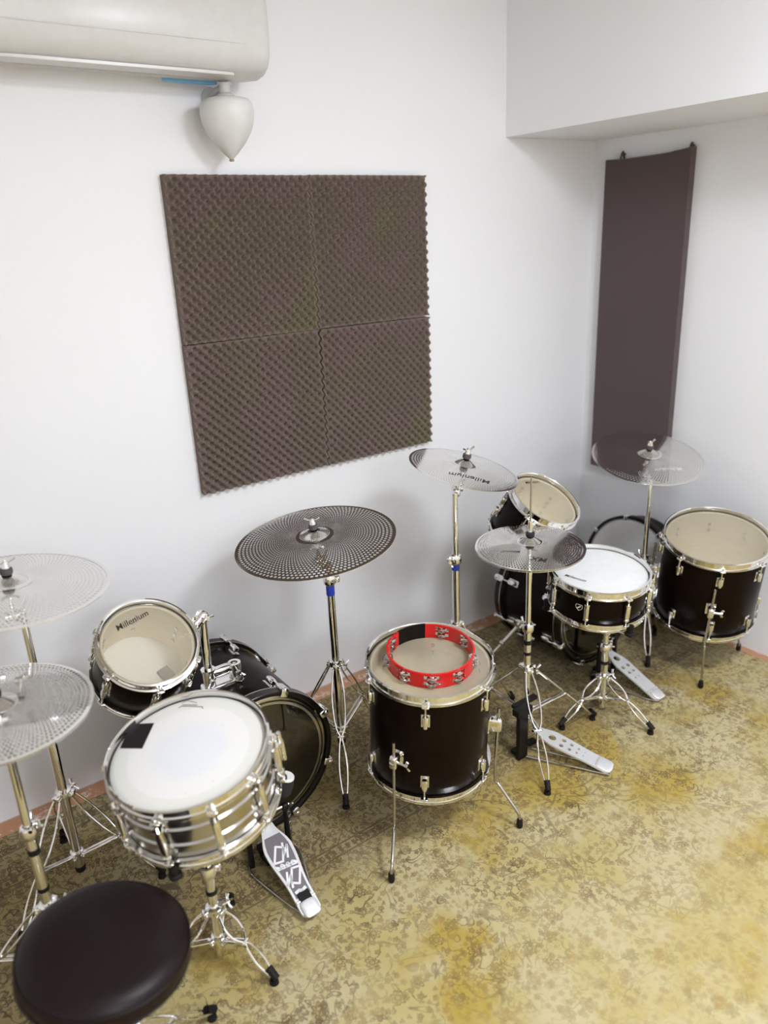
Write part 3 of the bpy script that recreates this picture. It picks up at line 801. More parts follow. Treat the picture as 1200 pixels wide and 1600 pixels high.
def kick_pedal(label, toe, heel, style, post_off, beater_w=None, frame_mat='blackmetal'):
    toe, heel = Vector(toe), Vector(heel)
    base = Vector(((toe.x+heel.x)/2, (toe.y+heel.y)/2, 0))
    root = thing('kick_pedal', label, 'drum pedal', Matrix.Translation(base))
    toe -= base; heel -= base
    L = (heel-toe).length; X = (heel-toe).normalized(); Y = Vector((0, 0, 1)).cross(X).normalized(); Z = X.cross(Y)
    T = Matrix.Identity(4)
    for i in range(3): T[i][0], T[i][1], T[i][2], T[i][3] = X[i], Y[i], Z[i], toe[i]
    if style == 'logo':
        out = footboard_outline(L, .040, .058, .084)
        vs, fs = plate_with_holes(out, [], -.004, .003); b = MB(); b.add(vs, fs, 0, T); fb = b.build('footboard', 'alu', root, label='silver footboard with a dark inset pad')
        inner = [(x, y*.80) for x, y in footboard_outline(L, .040, .056, .084) if L*.13 <= x <= L*.80]
        up = [q for q in inner if q[1] > 0]; lo = [q for q in inner if q[1] < 0]
        b = MB(); b.prism(up+lo, .0031, .0040, T=T); pad = b.build('footboard_pad', 'alud', root)
        b = MB(); z = .0044; S = L
        # bold angular logo, two mirrored halves round a script line
        for m, x0 in ((1, .30), (-1, .63)):
            f = lambda u, v: ((x0+m*u)*S, m*v*S)
            strip(b, [f(-.05, -.02), f(.10, -.105), f(.115, -.02), f(-.01, .045), f(-.05, -.02)], .0062, z, T)
            strip(b, [f(-.055, .055), f(.06, .02), f(-.02, .09), f(.10, .04)], .0060, z, T)
        strip(b, [(.445*S, -.11*S), (.47*S, -.07*S), (.44*S, -.05*S), (.475*S, -.02*S), (.45*S, .01*S), (.48*S, .03*S), (.455*S, .06*S), (.48*S, .10*S)], .0075, z, T)
        strip(b, [(.475*S, -.10*S), (.49*S, .09*S)], .0045, z, T)
        strip(b, [(.745*S, -.055*S), (.735*S, -.02*S), (.75*S, .01*S), (.735*S, .05*S)], .0085, z, T)
        b.build('printed_logo', 'white', pad)
        b = MB(); b.box((.835*L, 0, .006), (.040, .034, .007), T=T); b.build('heel_block', 'rubber', root)
    else:
        holes = [circ_poly(L*.17, 0, .0135), circ_poly(L*.34, .015, .008), circ_poly(L*.34, -.015, .008), circ_poly(L*.45, .012, .006), circ_poly(L*.45, -.012, .006), circ_poly(L*.56, .010, .004), circ_poly(L*.56, -.010, .004)]
        vs, fs = plate_with_holes(footboard_outline(L, .034, .062, .070), holes, -.003, .003); b = MB(); b.add(vs, fs, 0, T); fb = b.build('footboard', 'alu', root)
    b = MB(); b.sq((L*.925, 0, .006), (L*.17, .048, .010), .5, T=T); b.cyl((L*.835, -.028, .004), (L*.835, .028, .004), .004, n=10, T=T); b.build('heel_plate', 'alu', root)
    g = Vector((X.x, X.y, 0)).normalized(); s = Vector((-g.y, g.x, 0))
    tw = Vector((toe.x, toe.y, 0))
    # two uprights and the axle
    o1, o2 = post_off
    b = MB()
    for o in (o1, o2):
        p = tw+s*o-g*.005
        b.tube([p+Vector((0, 0, .004)), p+Vector((0, 0, .15))], [.012, .008], 12, flat=.8); b.sq(p+Vector((0, 0, .155)), (.022, .022, .026), .6)
    b.box((tw+s*(o1+o2)/2-g*.002)+Vector((0, 0, .008)), (.05, .05, .012), T=None)
    fr = b.build('pedal_frame', frame_mat, root)
    b = MB(); ax = tw-g*.005+Vector((0, 0, .158)); b.cyl(ax+s*(o1-.012), ax+s*(o2+.012), .0048, n=12)
    cc = ax+s*(o1+o2)/2; b.cyl(cc-s*.008, cc+s*.008, .020, n=20); b.build('axle', 'chrome', fr)
    b = MB(); q0 = toe+Z*.004; q1 = cc+g*.018
    N = 9
    for i in range(N):
        p = q0+(q1-q0)*(i+.5)/N; d = (q1-q0).normalized()
        b.sq(p, (.009, .009, .007), .7)
    b.build('chain', 'chrome', fr)
    b = MB(); p = tw+s*(o2+.010)-g*.005     # return spring beside the post
    b.tube([p+Vector((.006*math.cos(t*1.9), .006*math.sin(t*1.9), .045+t*.0022)) for t in range(42)], .0012, 5); b.cyl(p+Vector((0, 0, .02)), p+Vector((0, 0, .05)), .003, n=8); b.build('spring', 'steel', fr)
    # hoop clamp and floor wires
    b = MB(); c = tw-g*.035+s*(o1+o2)/2; b.box(c+Vector((0, 0, .014)), (.045, .035, .020)); b.wing(c+Vector((.05, 0, .022)), (0, 1, 0), (1, 0, .5), .014); b.cyl(c+Vector((0, 0, .018)), c+Vector((.05, 0, .022)), .004, n=8)
    b.build('hoop_clamp', frame_mat, root)
    hx = Vector((heel.x, heel.y, 0))
    b = MB(); wl = .038
    b.tube([tw+s*(o1-.010)+Vector((0, 0, .008)), tw+s*(o1-.012)+g*.05+Vector((0, 0, .006)), hx-g*.03-s*.018+Vector((0, 0, .006)), hx-g*.03+s*.018+Vector((0, 0, .006)), tw+s*(o2+.012)+g*.05+Vector((0, 0, .006)), tw+s*(o2+.010)+Vector((0, 0, .008))], .0034, 8, smooth=4)
    b.build('floor_wire', 'steel', root)
    if beater_w:
        hd = Vector(beater_w)-base; d = (hd-cc).normalized()
        b = MB(); b.cyl(cc, hd, .0045, n=12); b.sq(cc+d*.012, (.020, .020, .024), .5); bt = b.build('beater_shaft', 'chrome', root)
        f = -g; F = Matrix.Translation(hd) @ frame_of(f)
        F = Matrix.Translation(hd) @ frame_of(Vector((0, 0, 1))*.55+f*-.0+d*.45)
        b = MB(); b.lathe([(.020, -.030), (.024, -.026), (.0255, .0), (.024, .022)], 26, T=F, cap0=True, cap1=True); b.build('beater_felt', 'blackfelt', bt)
        b = MB(); b.lathe([(.0235, .022), (.0235, .027), (.021, .030), (.001, .031)], 26, T=F); b.build('beater_cap', 'whitefelt', bt)
    return root

def tambourine(label, mw):
    root = thing('tambourine', label, 'tambourine', mw)
    R, t, H = .127, .0055, .046
    pos = [math.radians(a) for a in (34, -4, -50, -91, -128, -165, 155, 117)]
    rows = [0, .007, .0205, .0255, .039, H]; n = 240; hw = .021/R
    def slot(i, j):
        if i not in (1, 3): return False
        a = 2*PI*(j+.5)/n
        return any(abs((a-p+PI) % (2*PI)-PI) < hw for p in pos)
    b = MB(); V = b.v
    for r in (R, R-t):
        for z in rows:
            for j in range(n): V.append((r*math.cos(2*PI*j/n), r*math.sin(2*PI*j/n), z))
    k = len(rows)
    I = lambda w, i, j: w*k*n+i*n+(j % n)
    def q(*f): b.f.append(f); b.mi.append(0)
    for i in range(k-1):
        for j in range(n):
            if slot(i, j): continue
            q(I(0, i, j), I(0, i, j+1), I(0, i+1, j+1), I(0, i+1, j)); q(I(1, i, j), I(1, i+1, j), I(1, i+1, j+1), I(1, i, j+1))
            for jj, nb in ((j, j-1), (j+1, j+1)):
                if slot(i, nb % n): q(I(0, i, jj), I(0, i+1, jj), I(1, i+1, jj), I(1, i, jj))
            for ii, ni in ((i, i-1), (i+1, i+1)):
                if ni < 0 or ni >= k-1 or slot(ni, j): q(I(0, ii, j), I(0, ii, j+1), I(1, ii, j+1), I(1, ii, j))
    b.build('frame', 'red', root)
    b = MB(); b.lathe([(R+.0006, -.0004), (R+.0016, H*.5), (R+.0006, H+.001), (R-t*.5, H+.0024), (R-t-.0008, H+.001), (R-t-.0012, H*.5), (R-t-.0008, -.0004)], 40, closed=True, a0=math.radians(58), a1=math.radians(101))
    b.build('grip', 'grip', root, label='black padded grip')
    jm = None
    for p in pos:
        for z in (.0138, .0322):
            if jm is None:
                b = MB()
                for dz, sg in ((.0035, 1), (-.0035, -1)):
                    b.lathe([(.0015, dz), (.005, dz+sg*.0022), (.0075, dz+sg*.0006), (.0135, dz+sg*.0010), (.0138, dz+sg*.0002), (.0075, dz-sg*.0002), (.0015, dz-sg*.0006)], 20)
                b.cyl((0, 0, -.010), (0, 0, .010), .0014, n=8)
                o = b.build('jingle_pair', 'chrome', root); jm = o.data
            else:
                o = bpy.data.objects.new('jingle_pair', jm); COL.objects.link(o); o.parent = root
            o.matrix_local = Matrix.Rotation(p, 4, 'Z') @ Matrix.Translation((R-t/2, 0, z)) @ Matrix.Rotation(random.uniform(-.12, .12), 4, 'X')
    b = MB()
    for p in pos:
        T = Matrix.Rotation(p, 4, 'Z')
        b.lathe([(.0022, 0), (.0018, .0012), (.0004, .0016)], 8, T=T @ Matrix.Translation((R-t/2, 0, H)))
        for sg in (-1, 1):
            T2 = Matrix.Rotation(p+sg*(hw+.012), 4, 'Z')
            for z in (.0138, .0322): b.cyl((R-.0002, 0, z), (R+.0016, 0, z), .0022, n=8, T=T2)
    b.build('pin_heads', 'steel', root)
    return root

def foam_mesh():
    S, lam, amp, base = .4965, .0332, .0165, .026
    n = 136; b = MB(); V = b.v
    for i in range(n+1):
        for j in range(n+1):
            x, z = S*i/n, S*j/n
            ed = min(x, z, S-x, S-z)/.012; h = base+amp*(min(1, .45+.55*ed))*math.cos(2*PI*x/lam)*math.cos(2*PI*z/lam)
            V.append((x, -h, z))
    for i in range(n):
        for j in range(n):
            a = i*(n+1)+j; b.f.append((a, a+n+1, a+n+2, a+1)); b.mi.append(0)
    o = len(V)
    edge = [i*(n+1) for i in range(n+1)]+[n*(n+1)+j for j in range(1, n+1)]+[i*(n+1)+n for i in range(n-1, -1, -1)]+[j for j in range(n-1, 0, -1)]
    for e in edge: x, y, z = V[e]; V.append((x, -.0005, z))
    m = len(edge)
    for k in range(m): b.f.append((edge[k], o+k, o+(k+1) % m, edge[(k+1) % m])); b.mi.append(0)
    b.f.append(tuple(o+k for k in range(m))); b.mi.append(0)
    return b

def box_obj(name, lo, hi, mat, **k):
    b = MB(); b.box([(a+c)/2 for a, c in zip(lo, hi)], [abs(c-a) for a, c in zip(lo, hi)]); o = b.build(name, mat); tag(o, **k); return o

make_materials()
# ------------------------------------------------------------------ the room
H = 2.62; W = 4.7; FL = -.008
box_obj('floor', (-W, -W, FL-.1), (0, 0, FL), 'tile', kind='structure')
box_obj('ceiling', (-W, -W, H), (0, 0, H+.1), 'ceil', kind='structure')
box_obj('wall_back', (-W, 0, FL-.1), (0, .12, H+.1), 'wall', kind='structure')
box_obj('wall_right', (0, -W, FL-.1), (.12, .12, H+.1), 'wall', kind='structure')
box_obj('wall_left', (-W-.12, -W, FL-.1), (-W, .12, H+.1), 'wall', kind='structure')
box_obj('wall_front', (-W-.12, -W-.12, FL-.1), (.12, -W, H+.1), 'wall', kind='structure')
# soffit beam along the right wall
b = MB(); b.box((-.27, -W/2, (2.062+H)/2), (.538, W-.001, H-2.062-.001)); o = b.build('trim_1', 'wall'); tag(o, kind='structure')
# rug
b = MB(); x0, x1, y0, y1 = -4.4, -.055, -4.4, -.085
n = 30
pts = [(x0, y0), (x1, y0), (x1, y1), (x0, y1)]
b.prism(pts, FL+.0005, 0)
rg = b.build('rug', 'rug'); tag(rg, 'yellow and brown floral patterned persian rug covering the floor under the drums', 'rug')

# ------------------------------------------------------------------ foam panels, fabric panel
fm = foam_mesh(); fx, fz = -1.9687, .9254
first = None
foam_labels = {(0, 1): 'upper left square of the four brown egg-crate acoustic foam panels on the wall',
               (1, 1): 'upper right square of the four egg-crate foam panels, with faded olive patches',
               (0, 0): 'lower left square of the four brown egg-crate acoustic foam panels on the wall',
               (1, 0): 'lower right square of the four egg-crate foam panels, nearest the crash cymbal by the corner'}
for (i, j), lb in foam_labels.items():
    if first is None: o = fm.build('foam_panel', 'foam', smooth=70); first = o
    else: o = first.copy(); COL.objects.link(o)
    o.location = (fx+i*.5, 0, fz+j*.5)
    o.rotation_euler = (0, math.radians({(0, 1): .15, (1, 1): 0, (0, 0): -.1, (1, 0): .35}[(i, j)]), 0)
    tag(o, lb, 'acoustic foam', 'egg-crate foam panels on the white wall')
# dark fabric panel hung by two loops on the right wall; its top edge sags between them
ya, wd, zt, zb, th = -.086, .4035, 1.984, .640, .036
t = thing('acoustic_panel', 'tall narrow dark brown fabric acoustic panel hanging in the corner below the beam', 'acoustic panel', (0, ya-wd/2, zb))
b = MB(); n = 16; V = []; hgt = zt-zb
for k in range(n+1):
    s = k/n; y = wd/2-wd*s
    top = hgt-.010+.007*abs(2*s-1)**3+(.010*s if s > .8 else .008*s)
    for z, xx in ((0, -.002), (0, -th), (hgt*.5, -th), (top-.004, -th), (top, -th+.006), (top, -.002)): V.append((xx, y, z))
F = []
for k in range(n):
    for q in range(6):
        q2 = (q+1) % 6; F.append((k*6+q, k*6+q2, (k+1)*6+q2, (k+1)*6+q))
F.append(tuple(range(6))); F.append(tuple(n*6+q for q in range(6))[::-1])
b.add(V, F); b.build('panel_body', 'fabric', t, smooth=30)
for y in (wd/2-.072, -wd/2+.012):
    b = MB(); b.tube([(-.004, y, hgt-.02), (-.012, y, hgt+.016), (-.020, y, hgt+.018), (-.030, y, hgt-.008)], .0045, 8, smooth=4); b.cyl((0, y, hgt+.012), (-.026, y, hgt+.012), .004, n=10); b.build('hanging_loop', 'fabric', t)

# ------------------------------------------------------------------ air conditioner and wall lamp
t = thing('air_conditioner', 'white wall-mounted air conditioner unit at the top left', 'air conditioner', (-2.07, 0, 2.165))
prof = [(0, .025), (-.05, .008), (-.12, 0), (-.165, .006), (-.192, .022), (-.205, .050), (-.212, .11), (-.210, .20), (-.195, .262), (-.165, .285), (-.10, .292), (0, .292)]
b = MB(); n = 9; k = len(prof); Wd = .80
sects = [(-.5, .88), (-.497, .95), (-.488, .985), (-.47, 1), (0, 1), (.47, 1), (.488, .985), (.497, .95), (.5, .88)]
V = []
for sx_, sc_ in sects:
    for (y, z) in prof: V.append((sx_*Wd, -.0005+y*sc_ if y else -.0005, .146+(z-.146)*sc_))
F = [(i*k+j, i*k+(j+1) % k, (i+1)*k+(j+1) % k, (i+1)*k+j) for i in range(len(sects)-1) for j in range(k)]
F += [tuple(range(k)), tuple((len(sects)-1)*k+j for j in range(k))[::-1]]
b.add(V, F); b.build('casing', 'acwhite', t, smooth=35)
b = MB(); b.sq((-.02, -.155, .004), (.64, .052, .010), .25); b.sq((-.02, -.205, .075), (.70, .012, .004), .3); b.build('air_louvre', 'acwhite', t)
b = MB(); b.box((-.02, -.095, .0015), (.66, .030, .004)); b.build('outlet_grille', 'acgrey', t)
b = MB(); b.sq((.205, -.062, -.001), (.170, .016, .012), .4); b.build('blue_strip', 'acblue', t, label='blue strip under the casing')
lx, ly, lz = -1.777, -.10, 1.955
t = thing('wall_lamp', 'white acorn-shaped wall lamp below the blue strip of the air conditioner', 'wall lamp', (lx, ly, lz))
b = MB(); b.lathe([(.0005, 0), (.007, .004), (.022, .018), (.045, .043), (.064, .072), (.075, .098), (.079, .125), (.076, .148), (.066, .160), (.045, .165), (.014, .166)], 48, cap1=True); b.build('lamp_shade', 'plaster', t)
b = MB(); b.lathe([(.006, 0), (.008, .004), (.005, .008)], 14, T=Matrix.Translation((0, 0, -.004)), cap0=True); b.build('finial', 'brass', t)
b = MB(); b.lathe([(.026, .162), (.027, .172), (.018, .178), (.016, .198), (.020, .203)], 24, cap0=True, cap1=True); b.tube([(0, 0, .192), (0, .05, .192), (0, .095, .180)], .010, 10); b.lathe([(.03, 0), (.03, .006), (.012, .010)], 20, T=Matrix.Translation((0, .0995, .178)) @ Matrix.Rotation(PI/2, 4, 'X'), cap0=True, cap1=True)
b.build('lamp_bracket', 'acgrey', t)

# ------------------------------------------------------------------ helpers to place drums by the centre of the batter head
def tom(name, label, topc, nrm, R, D, nl, a0, cat='drum', group=None, **kw):
    nrm = Vector(nrm).normalized(); base = Vector(topc)-nrm*D
    root = thing(name, label, cat, place(base, nrm), group)
    return root, drum_body(root, R, D, nl, math.radians(a0), **kw)

# ================= the left-hand kit
x, yb, yr = -2.12, -.600, -.175
bdA, D = bass_drum('bass_drum', 'black bass drum behind the chrome snare, clear glossy head facing the room', x, yb, yr, .243, .223, 8)
badge(bdA, .223, math.radians(86), D*.66, .024, PI)
fold_spur(bdA, .223, D, math.radians(200), (-2.46, -.36, .006)); fold_spur(bdA, .223, D, math.radians(-20), (-1.80, -.36, .006))
tom_mount(bdA, .223, D, (-2.190, -.430, .45), (-2.184, -.428, .700), (-2.245, -.450, .672))

tA, _ = tom('rack_tom', 'black tom with a clear head lettered Millenium, mounted on the left bass drum', (-2.363, -.474, .697), (.059, -.58, .812), .1285, .165, 6, 22)
head_text(tA, 'Millenium', .026, (-.016, .081), math.radians(13), .165+.0035)
arm_bracket(tA, .1285, math.radians(10), .10)
b = MB(); b.box((.055, -.070, .004), (.035, .085, .012), T=Matrix.Rotation(math.radians(15), 4, 'Z')); b.build('damper_pad', 'felt', tA, label='grey damping pad inside the drum')

sA, _ = tom('snare_drum', 'chrome snare drum with a black tape patch on its white head', (-2.436, -.91, .635), (-.13, -.091, .987), .178, .148, 10, 8,
            skin='coated', lugs='metal', shell=('steel', 'birch'))
b = MB(); b.prism([(-.074, .176), (-.029, .140), (-.082, .079), (-.122, .116)], .148+.0022, .148+.0030); b.build('tape_patch', 'rubber', sA, label='black tape patch')
b = MB(); z = .148+.0026; T0 = Matrix.Identity(4)
strip(b, [(.038, .148), (.046, .150), (.085, .112), (.083, .104)], .0016, z, T0); strip(b, [(.050, .153), (.078, .126)], .0016, z, T0); strip(b, [(.052, .160), (.066, .158), (.081, .134)], .0012, z, T0)
b.build('printed_mark', 'ink', sA)
# strainer (throw-off) on the right of the chrome snare
def strainer(root, R, a, D):
    T = Matrix.Rotation(a, 4, 'Z'); b = MB()
    b.sq((R+.012, 0, D*.55), (.022, .034, .060), .45, T=T); b.sq((R+.026, .010, D*.50), (.012, .012, .080), .5, T=T); b.cyl((R+.02, -.02, D*.75), (R+.02, .02, D*.75), .007, n=14, T=T)
    s = b.build('strainer', 'chrome', root); b = MB(); b.cyl((R+.024, -.008, D*.75), (R+.024, -.008, D*.75+.030), .006, n=12, T=T); b.build('tension_knob', 'chrome', s)
    b = MB(); b.tube([(R+.012, 0, D*.3), (R+.010, 0, -.004), (R-.02, 0, -.006), (-R+.02, 0, -.006)], .0022, 6, T=T); b.build('snare_wires', 'steel', root)
strainer(sA, .181, math.radians(-22), .148)
snare_stand('chrome snare stand with a black-footed tripod under the chrome snare', -2.437, -.915, .165, .165, [math.radians(a) for a in (-64, 56, 176)], .400,
            (-.13, -.091, .987), Vector((-2.436, -.91, .635))-Vector((-.13, -.091, .987)).normalized()*.168, .178, [math.radians(a) for a in (-15, 105, 225)])

kick_pedal('silver kick pedal with a printed logo on its dark pad', (-2.182, -.700, .125), (-2.190, -.968, .018), 'logo', (-.055, .068), (-2.116, -.718, .250))

ftA, _ = tom('floor_tom', 'black floor tom in the middle with a red tambourine on its head', (-1.690, -.870, .557), (-.02, -.08, .997), .178, .348, 6, -133, cat='floor tom')
for a, zt_, zb_, ftw, zbend in ((202, .205, .135, (-1.950, -.994, 0), -.075), (-49, .215, .155, (-1.518, -1.073, 0), -.035), (80, .19, .14, (-1.63, -.56, 0), -.04)):
    floor_leg(ftA, .178, math.radians(a), zt_, zb_, ftw, zbend)
tambourine('red tambourine with silver jingles and black grip lying on the floor tom', place(Vector((-1.690, -.872, .557))+Vector((-.02, -.08, .997))*.0035, (-.02, -.08, .997)))

cA = (-1.800, -.457, .845); nA = (-.109, -.017, .994)
cymbal('large perforated cymbal in the centre, tilted left, reflecting the dark foam', cA, nA, .252, rz=.3, group=None)
cymbal_stand('chrome cymbal stand carrying the large centre cymbal, between bass drum and floor tom', -1.768, -.470, .400, .145, .225,
             [math.radians(a) for a in (-121, 118, 18)], .705, .748, cA, nA, ca=-.6, tape=.035, wing_dir=(1, -.6, 0))

cB = (-1.236, -.516, .968); nB = (.162, -.186, .969)
cymbal('perforated crash cymbal tilted to the right beside the foam panels, lettered Millenium', cB, nB, .190, marks=[('Millenium', .036, (-.060, -.092), math.radians(139), 'ink')])
cymbal_stand('tall chrome cymbal stand behind the floor tom, blue tape at mid height', -1.290, -.530, .400, .150, .235,
             [math.radians(a) for a in (-14, 106, 226)], .655, .885, cB, nB, ca=2.6, tape=.022)

# ================= hi-hat in the middle
hB = (-1.189, -.782, .751)
cymbal('upper perforated hi-hat cymbal lettered MX, on the middle hi-hat stand', hB, (-.026, -.028, .999), .178, marks=[('MX', .034, (-.062, -.100), math.radians(122), 'ink'), ('Millenium', .016, (-.092, -.004), math.radians(128), 'ink')], group=None)
cymbal('lower hi-hat cymbal facing down under the one lettered MX', (hB[0]-.0005, hB[1], hB[2]-.006), (-.026, -.028, .999), .1775, flip=True)
hihat_stand('chrome hi-hat stand with a perforated silver pedal, right of the floor tom', hB[0], hB[1], .300, .12, .285, [math.radians(a) for a in (-122, -15, 100)], .455, .722, .752, .985,
            pedal=((-.018, -.052, .085), (.086, -.312, .016), (-.087, -.065, 0)), ca=.5)

# ================= the right-hand kit
x, yb, yr = -.580, -.600, -.235
bdB, D = bass_drum('bass_drum', 'black bass drum in the corner under the black snare, black heads', x, yb, yr, .243, .222, 8)
fold_spur(bdB, .222, D, math.radians(200), (-.915, -.30, .006)); fold_spur(bdB, .222, D, math.radians(-20), (-.30, -.42, .006))
tB, _ = tom('rack_tom', 'small black tom tilted towards the room behind the crash cymbal', (-.891, -.571, .783), (.11, -.506, .855), .1285, .180, 6, 20)
head_text(tB, 'Millenium', .018, (.018, .094), math.radians(-6), .180+.0035, curve=0)
arm_bracket(tB, .1285, math.radians(-12), .10)
tom_mount(bdB, .222, D, (-.640, -.400, .45), (-.660, -.440, .66), (-.745, -.500, .690))
sB, _ = tom('snare_drum', 'black snare drum with a plain white head on the right', (-.865, -.816, .574), (-.052, -.108, .993), .164, .125, 8, -108,
            skin='whitehead', lugs='tube')
badge(sB, .164, math.radians(-163), .066, .020)
head_text(sB, 'Millenium', .020, (-.105, .022), math.radians(-70), .125+.0035, 'ink')
strainer(sB, .164, math.radians(-38), .125)
snare_stand('chrome snare stand with a spread tripod under the black snare', -.838, -.838, .150, .205, [math.radians(a) for a in (-86, 176, 48)], .345,
            (-.052, -.108, .993), Vector((-.865, -.816, .574))-Vector((-.052, -.108, .993)).normalized()*.145, .164, [math.radians(a) for a in (-100, 20, 140)])
kick_pedal('perforated silver kick pedal under the black snare', (-.637, -.700, .115), (-.632, -.952, .018), 'holes', (-.05, .05), (-.637, -.690, .24))

ftB, _ = tom('floor_tom', 'black floor tom at the right edge of the room', (-.318, -.925, .585), (-.161, -.165, .973), .186, .345, 8, -95, cat='floor tom')
for a, zt_, zb_, ftw, zbend in ((-144, .26, .15, (-.43, -.99, 0), .02), (0, .28, .15, (-.06, -.93, 0), .02), (122, .28, .15, (-.36, -.70, 0), .02)):
    floor_leg(ftB, .186, math.radians(a), zt_, zb_, ftw, zbend)
cC = (-.342, -.612, .845); nC = (-.111, -.21, .971)
cymbal('perforated ride cymbal in front of the dark fabric panel', cC, nC, .218, rz=.8, marks=[('Millenium', .028, (-.03, -.12), math.radians(150), 'inkgrey')])
cymbal_stand('chrome cymbal stand in the corner carrying the cymbal by the fabric panel', -.360, -.645, .420, .20, .15,
             [math.radians(a) for a in (-128, 8, 105)], .425, .755, cC, nC, ca=.4, tape=None)
# shallow drum with a white head and black wooden hoop standing against the right wall
nD = Vector((-.995, -.02, .10)).normalized(); RD = .226
cD = Vector((-.150, -.430, .2445))
t = thing('bass_drum', 'black-hooped shallow drum with a white head standing against the right wall', 'bass drum', place(cD, nD))
b = MB(); b.lathe([(RD, -.100), (RD, .0), (RD-.009, 0), (RD-.009, -.100)], 96, closed=True); b.build('shell', 'black', t)
b = MB(); b.lathe([(RD+.004, -.022), (RD+.015, -.020), (RD+.016, .012), (RD+.013, .016), (RD+.004, .016)], 96, closed=True); b.build('hoop', 'blackhoop', t)
b = MB(); b.lathe([(RD+.004, .002), (RD-.004, .008), (RD-.014, .009), (RD-.022, .0075), (.0005, .0075)], 96); b.build('batter_head', 'whitehead', t)
for k in range(8):
    T = Matrix.Rotation(2*PI*(k+.5)/8, 4, 'Z'); b = MB(); b.sq((RD+.014, 0, .004), (.016, .020, .034), .5, T=T); b.sq((RD+.008, 0, .017), (.022, .018, .006), .5, T=T); b.build('claw', 'chrome', t)

# ================= hi-hat, crash and stool at the left edge
cL = (-2.668, -.462, .958); nL = (.07, -.02, .997)
cymbal('pale perforated crash cymbal at the left edge, above the left hi-hat', cL, nL, .236, rz=.5)
cymbal_stand('chrome cymbal stand behind the left hi-hat', -2.650, -.450, .330, .12, .22, [math.radians(a) for a in (-30, 90, 210)], .62, .875, cL, nL, ca=.3, tape=None)
hL = (-2.775, -.735, .800)
cymbal('upper cymbal of the closed hi-hat at the left edge', hL, (.03, -.03, .999), .195)
cymbal('lower cymbal of the hi-hat at the left edge, bowl turned down', (hL[0], hL[1], hL[2]-.006), (.03, -.03, .999), .1945, flip=True)
hihat_stand('chrome hi-hat stand at the left edge beside the stool', hL[0], hL[1], .250, .10, .235, [math.radians(a) for a in (-80, 40, 160)], .475, .770, .800, .90, ca=.5)

t = thing('drum_stool', 'round black padded drum stool in the bottom left corner', 'stool', (-2.723, -1.125, 0))
T = Matrix.Translation((0, 0, .470)) @ frame_of((.144, -.052, .988))
b = MB(); b.lathe([(.001, 0), (.09, -.0005), (.128, -.003), (.148, -.010), (.160, -.022), (.164, -.038), (.162, -.058), (.153, -.072), (.13, -.077), (.001, -.078)], 72, T=T); seat = b.build('seat', 'vinyl', t, smooth=60)
b = MB(); b.tube([T @ Vector((.1615*math.cos(2*PI*k/72), .1615*math.sin(2*PI*k/72), -.024)) for k in range(72)], .0022, 6, closed=True)
b.tube([T @ Vector((.1625*math.cos(2*PI*k/72), .1625*math.sin(2*PI*k/72), -.056)) for k in range(72)], .0022, 6, closed=True); b.build('piping', 'vinyl', seat)
b = MB(); b.lathe([(.05, -.078), (.05, -.084), (.018, -.086), (.018, -.12)], 24, T=T); b.cyl((0, 0, .10), (0, 0, .385), .0125, n=20); b.build('post', 'chrome', t)
tri_legs(t, .20, .10, .21, [math.radians(a) for a in (20, 140, 260)])

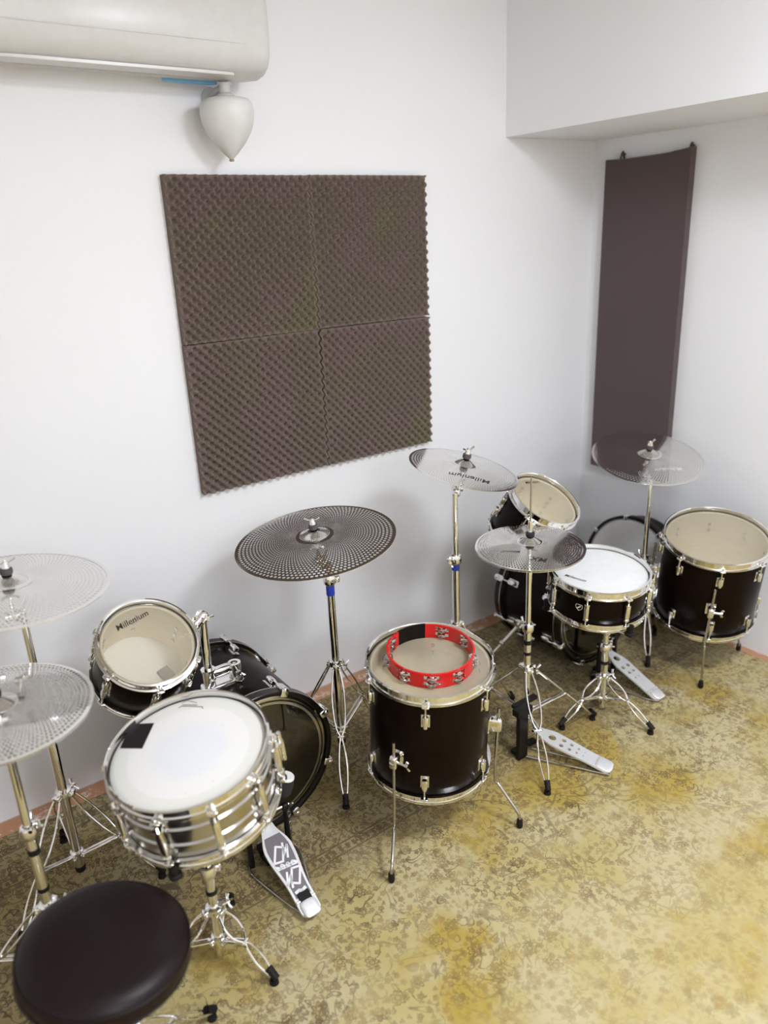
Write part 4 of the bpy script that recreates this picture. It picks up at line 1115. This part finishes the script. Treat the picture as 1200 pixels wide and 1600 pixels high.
# ------------------------------------------------------------------ light
def bulb(name, loc, radius, power, col=(.92, .96, 1.06)):
    l = bpy.data.lights.new(name, 'POINT'); l.shadow_soft_size = radius; l.energy = power; l.color = col
    o = bpy.data.objects.new(name, l); COL.objects.link(o); o.location = loc; return o
def panel(name, loc, size, power, col=(.915, .96, 1.06)):
    l = bpy.data.lights.new(name, 'AREA'); l.shape = 'SQUARE'; l.size = size; l.energy = power; l.color = col
    o = bpy.data.objects.new(name, l); COL.objects.link(o); o.location = loc; return o
panel('ceiling_lamp', (-1.42, -2.35, H-.09), .52, 40)
bulb('ceiling_globe_lamp', (-1.42, -2.35, 2.42), .17, 17)
panel('rear_fill_light', (-2.5, -4.3, H-.11), .7, 34)  # fill light added behind the camera to even out the walls
bulb('rear_fill_point', (-2.5, -4.2, 2.40), .15, 14)  # added point fill next to it, lifts the upper walls and beam
w = bpy.data.worlds.new('world'); SC.world = w; w.use_nodes = True
w.node_tree.nodes['Background'].inputs[0].default_value = (.8, .85, 1, 1); w.node_tree.nodes['Background'].inputs[1].default_value = .3

# ------------------------------------------------------------------ camera
yaw, pitch, roll = .6182, .3484, -.0469
cy, sy, cp, sp = math.cos(yaw), math.sin(yaw), math.cos(pitch), math.sin(pitch)
f = Vector((sy*cp, cy*cp, -sp)); r = Vector((cy, -sy, 0)); u = r.cross(f)
r2 = r*math.cos(roll)+u*math.sin(roll); u2 = -r*math.sin(roll)+u*math.cos(roll)
mw = Matrix.Identity(4)
for i in range(3): mw[i][0], mw[i][1], mw[i][2] = r2[i], u2[i], -f[i]
mw[0][3], mw[1][3], mw[2][3] = -2.9027, -2.3812, 1.7281
cd = bpy.data.cameras.new('camera'); cam = bpy.data.objects.new('camera', cd); COL.objects.link(cam); cam.matrix_world = mw
cd.sensor_fit = 'VERTICAL'; cd.sensor_height = 36; cd.sensor_width = 27; cd.lens = 1194.92/1600*36
cd.dof.use_dof = True; cd.dof.focus_distance = 2.35; cd.dof.aperture_fstop = 1.5
cd.clip_start = .02
SC.camera = cam
SC.view_settings.view_transform = 'Standard'; SC.view_settings.look = 'None'; SC.view_settings.exposure = 0.32; SC.view_settings.gamma = 1
SC.view_settings.use_curve_mapping = False
SC.cycles.use_denoising = True; SC.cycles.max_bounces = 10; SC.cycles.transparent_max_bounces = 16
SC.cycles.glossy_bounces = 6; SC.cycles.diffuse_bounces = 6; SC.cycles.caustics_reflective = False; SC.cycles.caustics_refractive = False
